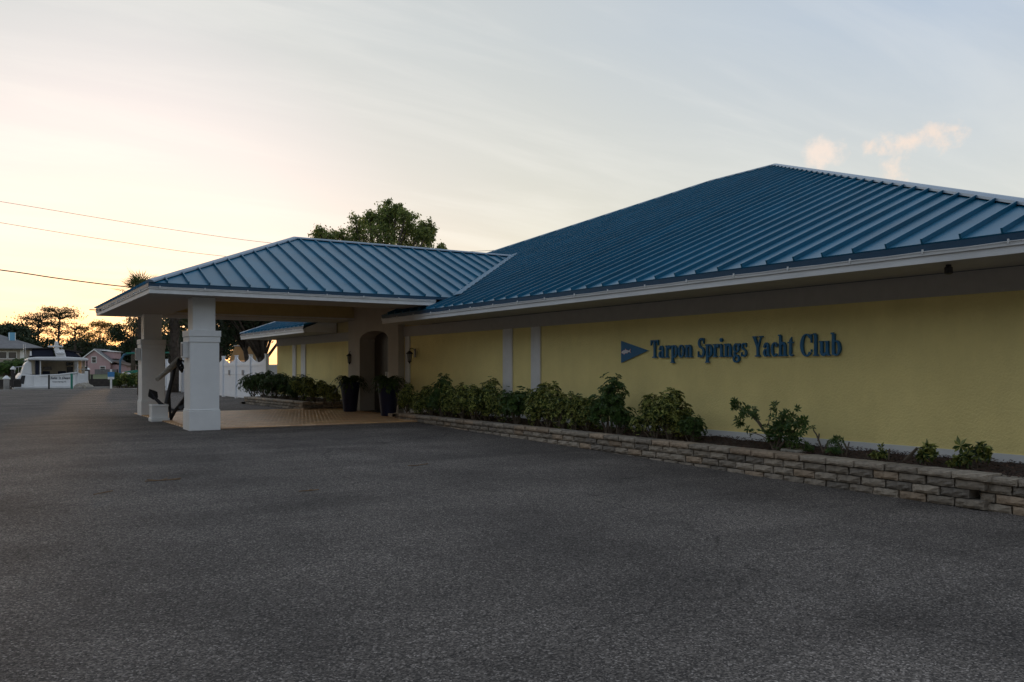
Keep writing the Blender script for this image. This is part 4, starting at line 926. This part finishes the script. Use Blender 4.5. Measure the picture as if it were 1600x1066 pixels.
# palms
def palm(px, d, hz, label, trunk_r, nf, fl):
    t = thing('palm_tree', label, 'tree', T(px, d)); tr = MB().tube([(0, 0, -.1), (.05, 0, hz * .5), (0, .05, hz)], [trunk_r * 1.05, trunk_r * .9, trunk_r], 10); tr.build('trunk', 'bark', t, True)
    bo = MB()
    for k in range(60):
        z = hz * (.35 + .63 * k / 60); a_ = k * 2.4; r_ = Vector((math.cos(a_), math.sin(a_), 0)); p = Vector((0, 0, z)) + r_ * trunk_r * .85; w = Vector((-r_.y, r_.x, 0)) * .05
        bo.prism([p - w, p + w, p + r_ * .12 + Vector((0, 0, .3)) + w * .4, p + r_ * .12 + Vector((0, 0, .3)) - w * .4], r_ * .02)
    bo.build('leaf_boots', 'bark', t)
    V, F = [], []; rb = MB()
    for k in range(nf):
        a_ = 6.283 * k / nf * 2.618; el = random.uniform(-.7, 1.35); L_ = fl * random.uniform(.8, 1.1); d_ = Vector((math.cos(a_) * math.cos(el), math.sin(a_) * math.cos(el), math.sin(el))); c = Vector((0, 0, hz)) + d_ * L_ * .55; rb.tube([(0, 0, hz - .1), c], [.02, .012], 4)
        sd = d_.cross(Vector((0, 0, 1))).normalized(); upv = sd.cross(d_).normalized()
        for j in range(19):
            f_ = R(-105 + 210 * j / 18); r_ = d_ * math.cos(f_) + sd * math.sin(f_); tip = c + r_ * L_ * .55 * random.uniform(.85, 1.1) - Vector((0, 0, .10 * L_)) + upv * abs(math.sin(f_)) * .12; w = r_.cross(upv).normalized() * .022; m_ = c.lerp(tip, .5) + upv * .03
            i = len(V); V += [tuple(c), tuple(m_ + w), tuple(tip), tuple(m_ - w)]; F.append([i, i + 1, i + 2, i + 3])
    me = bpy.data.meshes.new('fronds'); me.from_pydata(V, [], F); me.materials.append(M['leaf_palm']); me.update(); link('fronds', me, t); rb.build('frond_stalks', 'stem_brown', t)
palm(220, 43, 4.95, 'palm with its fan fronds showing over the low corner of the canopy roof', .17, 42, 1.5)
palm(272, 47, 4.2, 'palm with a shaggy booted trunk seen between the canopy pillars', .24, 34, 1.3)

# ------------------------------------------------------------------ boats, dock things, houses
ROT = -R(YAW) + R(28)
def frame(px, d, z=0, extra=0):
    v = place(px, d, z); a_ = -R(YAW) - math.atan((px - 800) / FPX) + extra; return (v.x, v.y, z), a_
loc, ra = frame(80, 63.5)
K = 63.5 / FPX       # metres per photo pixel at the boat
bt = thing('cabin_cruiser', 'white cabin cruiser moored stern-on with navy bridge canvas and a lettered transom', 'boat', (loc[0], loc[1], -.95), ra + R(3))
def st(pts, y0, dep, name, m, bev=0, parent=None):
    '''stern-view outline (across, up) extruded forward'''
    q = [((p[0] - 80) * K, y0, EYE + (577 - p[1]) * K + .95) for p in pts]
    ar = sum(q[i][0] * q[(i + 1) % len(q)][2] - q[(i + 1) % len(q)][0] * q[i][2] for i in range(len(q)))
    o = MB().prism(q if ar > 0 else q[::-1], (0, dep, 0)).build(name, m, parent or bt)
    if bev: bevel(o, bev, 2)
    return o
def rect(a, b, c, d): return [(a, d), (b, d), (b, c), (a, c)]
hull = st([(29, 622), (134, 622), (133, 600), (131, 584), (115, 584), (55, 586), (40, 583), (34, 592)], 0, 9.5, 'hull', 'boat_white', .1)
st([(28.5, 606.5), (134.5, 606.5), (134.5, 608), (28.5, 608)], -.06, 9.6, 'rub_rail', 'steel', 0, hull)
trn = st([(56, 587), (114, 585), (114, 607), (56, 607)], -.1, .08, 'transom', 'boat_white', .03)
st([(30, 603), (120, 603), (120, 607), (30, 607)], -.75, .62, 'swim_platform', 'boat_white', .03)
st([(64, 586), (90, 584.5), (116, 581), (116, 583.5), (90, 587), (64, 588.5)], -.16, .22, 'coaming', 'boat_white', .03)
st([(39, 585), (44, 568), (49, 564), (53, 566), (54, 586)], .02, 3.2, 'side_wing', 'boat_white', .08)
st([(36.5, 599), (40, 587), (45, 587), (43, 600)], -.03, .05, 'vent', 'glass_dark')
st([(117, 607), (117, 583), (121, 583), (121, 594), (127, 594), (127, 580), (132, 580), (132, 607)], -.03, .3, 'quarter_panel', 'boat_white', .03)
st(rect(52, 128, 563, 586), 3.2, 4.5, 'cabin', 'boat_white'); st(rect(66, 117, 564, 585), 3.08, .1, 'cabin_bulkhead', 'boat_cream')
st(rect(73, 84, 573, 578), 3.0, .06, 'cabin_window', 'glass_dark'); st(rect(106, 115, 573, 583), 3.0, .06, 'cabin_door', 'glass_dark'); st(rect(105, 115, 566, 571), 3.0, .06, 'cabin_window', 'glass_dark')
for a in (74, 82, 90, 97): st(rect(a, a + 3, 565, 567), 2.6, .05, 'cabin_light', 'boat_cream')
st(rect(70, 80, 580, 586), 1.6, .6, 'cockpit_seat', 'canvas_navy', .05); st(rect(92, 103, 580, 586), 1.7, .6, 'cockpit_seat', 'canvas_navy', .05)
st(rect(50, 58, 563, 585), .25, .04, 'side_curtain', 'boat_cream'); st(rect(58.5, 63.5, 563, 586), .2, .04, 'navy_curtain', 'canvas_navy')
st(rect(118, 123, 563, 594), .25, .04, 'side_curtain', 'canvas_cream'); st(rect(124, 128, 563, 594), .3, .04, 'side_curtain', 'boat_cream')
for a in (64.5, 116.5, 129.5): st(rect(a, a + 1.6, 562, 586), .1, .08, 'post', 'boat_white' if a < 120 else 'iron_black')
top_ = st([(47, 563), (48.5, 559.5), (60, 558), (100, 557.5), (128, 559), (132.5, 561), (132, 563.5)], -.25, 6.5, 'hardtop', 'boat_white', .06)
st([(51, 558), (55, 545.5), (83, 544.5), (86, 558)], .9, 3.0, 'bridge_canvas', 'canvas_navy', .1); st([(99, 558), (98, 546), (113, 548), (124, 558)], .9, 3.0, 'bridge_canvas', 'canvas_navy', .1)
st([(46, 544.2), (84, 542.8), (126, 549.5), (126, 550.6), (84, 544.2), (46, 545.4)], .7, 3.4, 'bimini_edge', 'dark_timber')
st([(87.5, 558), (101.5, 558), (98.5, 546), (84.5, 546)], .3, .5, 'radar_mast', 'boat_white', .06); st([(84, 547), (92, 547), (90, 533), (86, 533)], .35, .4, 'mast_head', 'boat_white', .05)
st([(76, 540), (97, 540), (97, 542.5), (76, 542.5)], .3, .4, 'radar_arm', 'boat_white', .03); MB().lathe([(.05, 0), (.3, .03), (.3, .14), (.12, .2)], ((93 - 80) * K, .3, EYE + 24 * K + .95), 14).build('radar_dome', 'boat_white', bt, True)
st([(51, 556), (54, 556), (53.5, 549), (51.5, 549)], .5, .1, 'horn', 'boat_white')
def rail_(pts, r_, n): MB().tube(pts, r_, n).build('rail', 'steel', bt)
def sp_(px, py, y): return ((px - 80) * K, y, EYE + (577 - py) * K + .95)
for a in (44, 46.5): rail_([sp_(a, 566, .3), sp_(a - 1.5, 538, .6)], .012, 4)
rail_([sp_(31, 574, .1), sp_(40, 573, 0), sp_(46, 570, .2)], .02, 5); rail_([sp_(31, 583, .1), sp_(31, 574, .1)], .015, 5); rail_([sp_(36, 583, .1), sp_(36, 574, .1)], .015, 5)
rail_([sp_(117, 577, -.05), sp_(131, 577, -.05)], .02, 5); rail_([sp_(95, 545, .4), sp_(95, 537, .4)], .012, 4)
def text(body, size, loc_, parent, m, shear=0, name='lettering'):
    cu = bpy.data.curves.new(name, 'FONT'); cu.body = body; cu.size = size; cu.shear = shear; cu.align_x = 'CENTER'; cu.extrude = .004; cu.offset = size * .012
    o = bpy.data.objects.new(name, cu); C.objects.link(o); dg = bpy.context.evaluated_depsgraph_get(); me = bpy.data.meshes.new_from_object(o.evaluated_get(dg)); bpy.data.objects.remove(o)
    me.materials.clear(); me.materials.append(M[m]); q = link(name, me, parent, loc_); q.rotation_euler = (R(90), 0, 0); q['kind'] = 'stuff'; return q
text("Salie 'n Dean", .25, ((92 - 80) * K, -.115, EYE - 15.5 * K + .95), bt, 'letter_dark', .35); text('Tarpon Springs, FL', .12, ((91 - 80) * K, -.115, EYE - 20.5 * K + .95), bt, 'letter_dark')
# dock posts
def post(px, d, h, r_, m, label, cap=True, group=None, name='dock_piling'):
    v = place(px, d); t = thing(name, label, 'post', (v.x, v.y, -1.0), 0, group); MB().tube([(0, 0, -1), (0, 0, h + 1)], r_, 10).build('post', m, t)
    if cap: MB().lathe([(r_ * 1.25, 0), (r_ * 1.25, .06), (r_ * .3, .26)], (0, 0, h + 1), 10).build('cap', 'boat_white', t)
post(20.5, 66, 1.25, .16, 'dark_timber', 'dark piling with a white cap left of the cruiser, taller one'); post(10, 62, .55, .2, 'concrete', 'stout grey piling with a white cap at the seawall edge')
post(76.5, 59.2, .88, .06, 'iron_black', 'thin black post on the seawall before the lettered transom', False, name='mooring_post'); post(112, 59.2, .98, .075, 'canvas_green', 'dark green post on the seawall at the transom corner', False, name='mooring_post')
post(138, 110, 1.2, .18, 'dark_timber', 'dark piling with a white cap out in the canal before the pink house')
v = place(27, 61); o = bevel(MB().box((-.25, -.2, 0), (.25, .2, .5)).box((-.2, -.16, .501), (.2, .16, .58)).build('dock_box', 'dark_timber'), .03); o.location = (v.x, v.y, 0); tag(o, 'dark dock box beside the cruiser at the seawall', 'box')
bm = bmesh.new(); bmesh.ops.create_icosphere(bm, subdivisions=3, radius=1)
for vv in bm.verts: vv.co = Vector((vv.co.x * .58, vv.co.y * .5, max(-.1, vv.co.z * .36))) * (1 + .12 * math.sin(vv.co.x * 7 + vv.co.y * 5) + random.uniform(-.04, .04))
me = bpy.data.meshes.new('boulder'); bm.to_mesh(me); bm.free(); me.materials.append(M['rock']); v = place(131, 56.5); tag(link('boulder', me, None, (v.x, v.y, .02)), 'rounded tan boulder at the seawall by the cruiser', 'boulder')
# blue parking sign
loc, ra = frame(173.5, 55.5); sg_ = thing('parking_sign', 'blue and white sign on a white post at the parking lot edge', 'sign', loc, ra)
MB().box((-.06, -.05, 0), (.06, .05, 1.28)).build('post', 'white_paint', sg_); bevel(MB().box((-.19, -.07, .62), (.19, -.051, .86)).build('lower_panel', 'white_paint', sg_), .005); bevel(MB().box((-.2, -.075, .78), (.2, -.0715, 1.1)).build('blue_panel', 'sign_panel_blue', sg_), .002)
# wheel stop kerb and bushes by the sign
v = place(152, 56.5); o = bevel(MB().box((-1.3, -.1, 0), (1.3, .1, .12)).build('wheel_stop', 'concrete'), .02); o.location = (v.x, v.y, .0); o.rotation_euler = (0, 0, -R(YAW) + R(26)); tag(o, 'pale concrete wheel stop between the boulder and the blue sign', 'wheel stop')
bush = [make_shrub('s', 1.3, 1.0, .95, 300, .12, 'leaf_variegated') for _ in range(1)] + [make_shrub('s', 1.3, 1.0, .95, 300, .12, 'leaf_green')]
for px, sc, k in ((185, 1.0, 1), (196, 1.0, 0), (207, .85, 1), (226, 1.05, 0)):
    v = place(px, 57); t = thing('bush', 'low green bush at the parking lot edge beyond the blue sign', 'bush', (v.x, v.y, 0), random.uniform(0, 6), 'bushes at the parking lot edge'); t.scale = (sc,) * 3; f, s = bush[k]; link('foliage', f, t); link('stems', s, t)
# boat with green canopy frame
loc, ra = frame(212, 66); gb = thing('canopy_boat', 'small boat under a green-framed lift canopy beside the far pillar', 'boat', (loc[0], loc[1], -.95), ra)
bevel(MB().prism([(-1.0, 0, .9), (2.4, 0, .9), (2.6, 0, 1.75), (-1.3, 0, 1.85)], (0, 2.2, 0)).build('hull', 'boat_white', gb), .06)
fr = MB()
for y in (0, 2.2): fr.tube([(-1.15, y, 1.5), (-1.1, y, 2.9), (-.85, y, 3.35), (-.3, y, 3.5), (2.6, y, 3.5)], .07, 6)
fr.build('canopy_frame', 'flashing', gb); MB().prism([(-.7, -.1, 3.42), (2.7, -.1, 3.5), (2.7, 2.3, 3.5), (-.7, 2.3, 3.42)], (0, 0, .1)).build('canopy', 'canvas_green', gb)
MB().prism([(-.8, .1, 2.05), (.9, .1, 2.3), (2.7, .1, 2.1), (2.7, .1, 1.9), (-.8, .1, 1.85)], (0, 1.8, 0)).build('boat_cover', 'canvas_green', gb)
bevel(MB().box((-1.0, -.4, 1.3), (-.35, -.05, 2.0)).build('outboard_motor', 'boat_white', gb), .08); MB().box((.3, -.1, 1.9), (2.6, -.02, 2.05)).build('gunwale', 'steel', gb)
# boat behind the fence with cream canvas
loc, ra = frame(392, 62); fb = thing('fence_boat', 'white motor boat with cream canvas showing above the white fence', 'boat', (loc[0], loc[1], -.55), ra)
q = 62 / FPX
bevel(MB().prism([(-2.4, 0, .6), (2.6, 0, .6), (2.8, 0, 2.2), (-2.0, 0, 2.1)], (0, 6, 0)).build('hull', 'boat_white', fb), .08)
MB().prism([(-1.5, -.1, 2.45), (.35, -.1, 2.45), (.35, -.1, 3.45), (-1.1, -.1, 3.45)], (0, 2.5, 0)).build('canvas_enclosure', 'canvas_cream', fb)
bevel(MB().box((-1.45, -.2, 2.22), (1.1, 2.6, 2.42)).build('deck_rail', 'boat_white', fb), .04); bevel(MB().box((-1.2, -.2, 3.46), (.2, 2.5, 3.56)).build('hardtop', 'boat_white', fb), .04)
bevel(MB().prism([(.2, .0, 2.3), (.95, .0, 2.3), (.5, .0, 3.9), (.1, .0, 3.9)], (0, 1.5, 0)).build('radar_arch', 'boat_white', fb), .05)
# pink house
loc, ra = frame(148, 192, .1, R(-22)); ph = thing('pink_house', 'pink clapboard house with a white-trimmed gable and side dormer across the canal', 'house', loc, ra)
W_ = 3.4; HW_ = 2.9
MB().prism([(-W_, 0, 0), (W_, 0, 0), (W_, 0, HW_), (0, 0, 5.5), (-W_, 0, HW_)], (0, 8, 0)).build('wall', 'pink_siding', ph)
rfp = MB().prism([(0, -.35, 5.62), (W_ + .5, -.35, 2.62), (W_ + .5, -.35, 2.8), (0, -.35, 5.82), (-W_ - .5, -.35, 2.8), (-W_ - .5, -.35, 2.62)], (0, 8.7, 0)).build('roof', 'shingle', ph)
MB().prism([(0, -.40, 5.50), (W_ + .5, -.40, 2.5), (W_ + .5, -.40, 2.76), (0, -.40, 5.76), (-W_ - .5, -.40, 2.76), (-W_ - .5, -.40, 2.5)], (0, .045, 0)).build('bargeboard', 'white_paint', rfp)
dm = MB().box((1.0, 2.0, 3.6), (3.5, 6, 5.1)).build('dormer', 'pink_siding', ph); MB().prism([(.4, 1.7, 5.42), (3.8, 1.7, 5.1), (3.8, 1.7, 5.22), (.4, 1.7, 5.56)], (0, 4.6, 0)).build('dormer_roof', 'white_paint', dm)
for x, z, w, h in ((-.15, 3.3, .42, .62), (1.75, 1.35, .5, .42), (-2.4, 1.2, .75, .55)):
    wd = MB().box((x - w - .13, -.05, z - h - .13), (x + w + .13, -.004, z + h + .13)).build('window', 'white_paint', ph)
    MB().box((x - w, -.07, z - h), (x + w, -.051, z - .03)).box((x - w, -.07, z + .03), (x + w, -.051, z + h)).build('pane', 'glass_dark', wd)
MB().box((W_ + .02, 1, 0), (W_ + 3.2, 7, 2.2)).build('side_wing', 'pink_siding', ph); MB().prism([(W_ + .02, .6, 2.9), (W_ + 3.6, .6, 1.9), (W_ + 3.6, .6, 2.05), (W_ + .02, .6, 3.05)], (0, 6.8, 0)).build('side_roof', 'house_brown', ph)
fh = thing('garden_fence', 'grey board fence in front of the pink house', 'fence', loc, ra)
for k in range(16): MB().box((.6 + k * .32, -1.5, 0), (.89 + k * .32, -1.46, 1.15)).build('board', 'dark_timber' if k > 14 else 'shingle', fh)
# brown-roofed house behind the cruiser
loc, ra = frame(110, 198, .1, R(-10)); bh = thing('brown_house', 'low brown-roofed house half hidden behind the white cruiser', 'house', loc, ra)
MB().box((-8, 0, 0), (2.5, 8, 2.5)).build('wall', 'house_brown', bh); MB().prism([(-8.6, -.5, 2.4), (3.2, -.5, 2.4), (1.0, 4, 4.9), (-6.5, 4, 4.9)], (0, 0, .15)).build('roof', 'house_brown', bh)
# grey-roofed house with blue chimney
loc, ra = frame(8, 150, .1, R(8)); gh = thing('grey_house', 'two-storey house with grey hip roof and a pale blue chimney across the canal', 'house', loc, ra)
MB().box((-9, 0, 2.3), (4.2, 9, 4.7)).build('wall', 'house_beige', gh); MB().box((-9, 3.5, -.1), (4.2, 9, 2.29)).build('undercroft_wall', 'house_brown', gh)
grf = MB().prism([(-9.8, -1.2, 4.72), (6.2, -1.2, 4.72), (6.2, 10, 4.72), (-9.8, 10, 4.72)], (0, 0, .18)).build('roof', 'shingle', gh)
mb = MB(); mb.poly([(-9.8, -1.2, 4.901), (6.2, -1.2, 4.901), (-.2, 4.4, 7.4), (-4, 4.4, 7.4)]).poly([(6.2, -1.2, 4.901), (6.2, 10, 4.901), (-.2, 4.4, 7.4)]).poly([(6.2, 10, 4.901), (-9.8, 10, 4.901), (-4, 4.4, 7.4), (-.2, 4.4, 7.4)]).poly([(-9.8, 10, 4.901), (-9.8, -1.2, 4.901), (-4, 4.4, 7.4)]); mb.build('roof_slopes', 'shingle', grf)
chm = MB().box((.9, 2.0, 5.4), (1.9, 2.9, 7.75)).build('chimney', 'chimney_blue', gh)
for x in (.88, 1.82): MB().box((x, 1.98, 5.5), (x + .1, 1.999, 7.7)).build('corner_trim', 'white_paint', chm)
for x in (-1.0, .5): wd = MB().box((x - .1, -.06, 3.0), (x + 1.3, -.004, 4.3)).build('window', 'white_paint', gh); MB().box((x, -.08, 3.1), (x + 1.2, -.061, 4.2)).build('pane', 'glass_dark', wd)
MB().box((2.3, -.05, 2.4), (2.9, .0, 4.6)).build('pilaster', 'white_paint', gh); MB().box((-9, -1.6, 2.15), (6, .0, 2.3)).build('balcony_deck', 'house_brown', gh)
for x in (-3.5, -.5, 2.5, 5.5): MB().tube([(x, -1.4, -.1), (x, -1.4, 2.15)], .12, 6).build('deck_post', 'dark_timber', gh)
for px, d, sc in ((14, 144, 2.6), (32, 143, 3.0), (4, 141, 2.4), (48, 145, 2.2)):
    v = place(px, d); t = thing('bush', 'leafy bush growing up before the grey-roofed house', 'bush', (v.x, v.y, 0), random.uniform(0, 6), 'bushes before the grey-roofed house'); t.scale = (sc, sc, sc); f, s = bush[1]; link('foliage', f, t); link('stems', s, t)
# far dock
dk = thing('canal_dock', 'dark timber dock along the far seawall below the houses', 'dock', (*place(60, 112).xy, 0), -R(YAW) + R(26))
MB().box((-9, -1, -.25), (22, 1, -.1)).build('deck', 'dark_timber', dk)
for k in range(9): MB().tube([(-8.5 + k * 3.7, -1, -1.8), (-8.5 + k * 3.7, -1, .55)], .14, 7).build('piling', 'dark_timber', dk)

# ------------------------------------------------------------------ overhead wires
def wire(pts, r_, label):
    P = []
    for px, py, d in pts: v = place(px, d); v.z = zat(py, d); P.append(v)
    Q = []
    for i in range(len(P) - 1):
        for k in range(8):
            t = k / 8; p0, p1, p2, p3 = P[max(i - 1, 0)], P[i], P[i + 1], P[min(i + 2, len(P) - 1)]
            Q.append(.5 * ((2 * p1) + (p2 - p0) * t + (2 * p0 - 5 * p1 + 4 * p2 - p3) * t * t + (3 * p1 - p0 - 3 * p2 + p3) * t ** 3))
    Q.append(P[-1]); o = MB().tube(Q, r_, 5).build('power_line', 'wire'); tag(o, label, 'cable')
wire([(-1500, 120, 62), (-700, 212, 72), (-250, 276, 78), (0, 315, 82), (250, 356, 86), (430, 380.5, 89), (600, 392, 92), (690, 393.5, 94), (775, 391, 96), (1000, 375, 101)], .022, 'thin uppermost power line crossing the sky above the canopy roof')
wire([(-1500, 150, 62), (-700, 240, 72), (-250, 306, 78), (0, 348, 82), (180, 377, 85), (350, 400.5, 88), (600, 420, 92), (900, 405, 98)], .022, 'thin middle power line ending behind the canopy hip')
wire([(-1500, 250, 46), (-700, 340, 54), (-250, 392, 60), (0, 422, 64), (90, 435, 66), (190, 447.5, 68), (300, 458, 70), (500, 470, 74)], .045, 'thick lowest cable dropping behind the canopy corner')

# ------------------------------------------------------------------ litter on the asphalt
def twig(px, py, chains, label):
    d = 1.45 * FPX / (py - 577); v = place(px, d); mb = MB()
    for ch in chains: mb.tube([(x, y, .012 + .008 * abs(math.sin(9 * x))) for x, y in ch], .006, 4)
    o = mb.build('fallen_twig', 'twig'); z = gz(v.y); dd = (EYE - z) * FPX / (py - 577); v = place(px, dd); o.location = (v.x, v.y, gz(v.y)); tag(o, label, 'twig')
twig(253, 752, [[(-.2, 0), (0, .05), (.22, -.02)], [(0, .05), (.1, .2)], [(-.05, .03), (-.15, .15)], [(.1, .02), (.25, .1)]], 'forked brown twig lying on the asphalt before the canopy')
twig(480, 769, [[(-.1, 0), (.02, .03), (.14, 0)], [(.02, .03), (.08, .08)]], 'small brown twig lying alone on the open asphalt')
twig(652, 728, [[(-.16, -.02), (0, 0), (.2, .05)]], 'straight pale twig on the asphalt before the long stone bed')
twig(160, 772, [[(-.1, -.1), (.12, .1)]], 'short thin twig on the asphalt nearest the forked one')
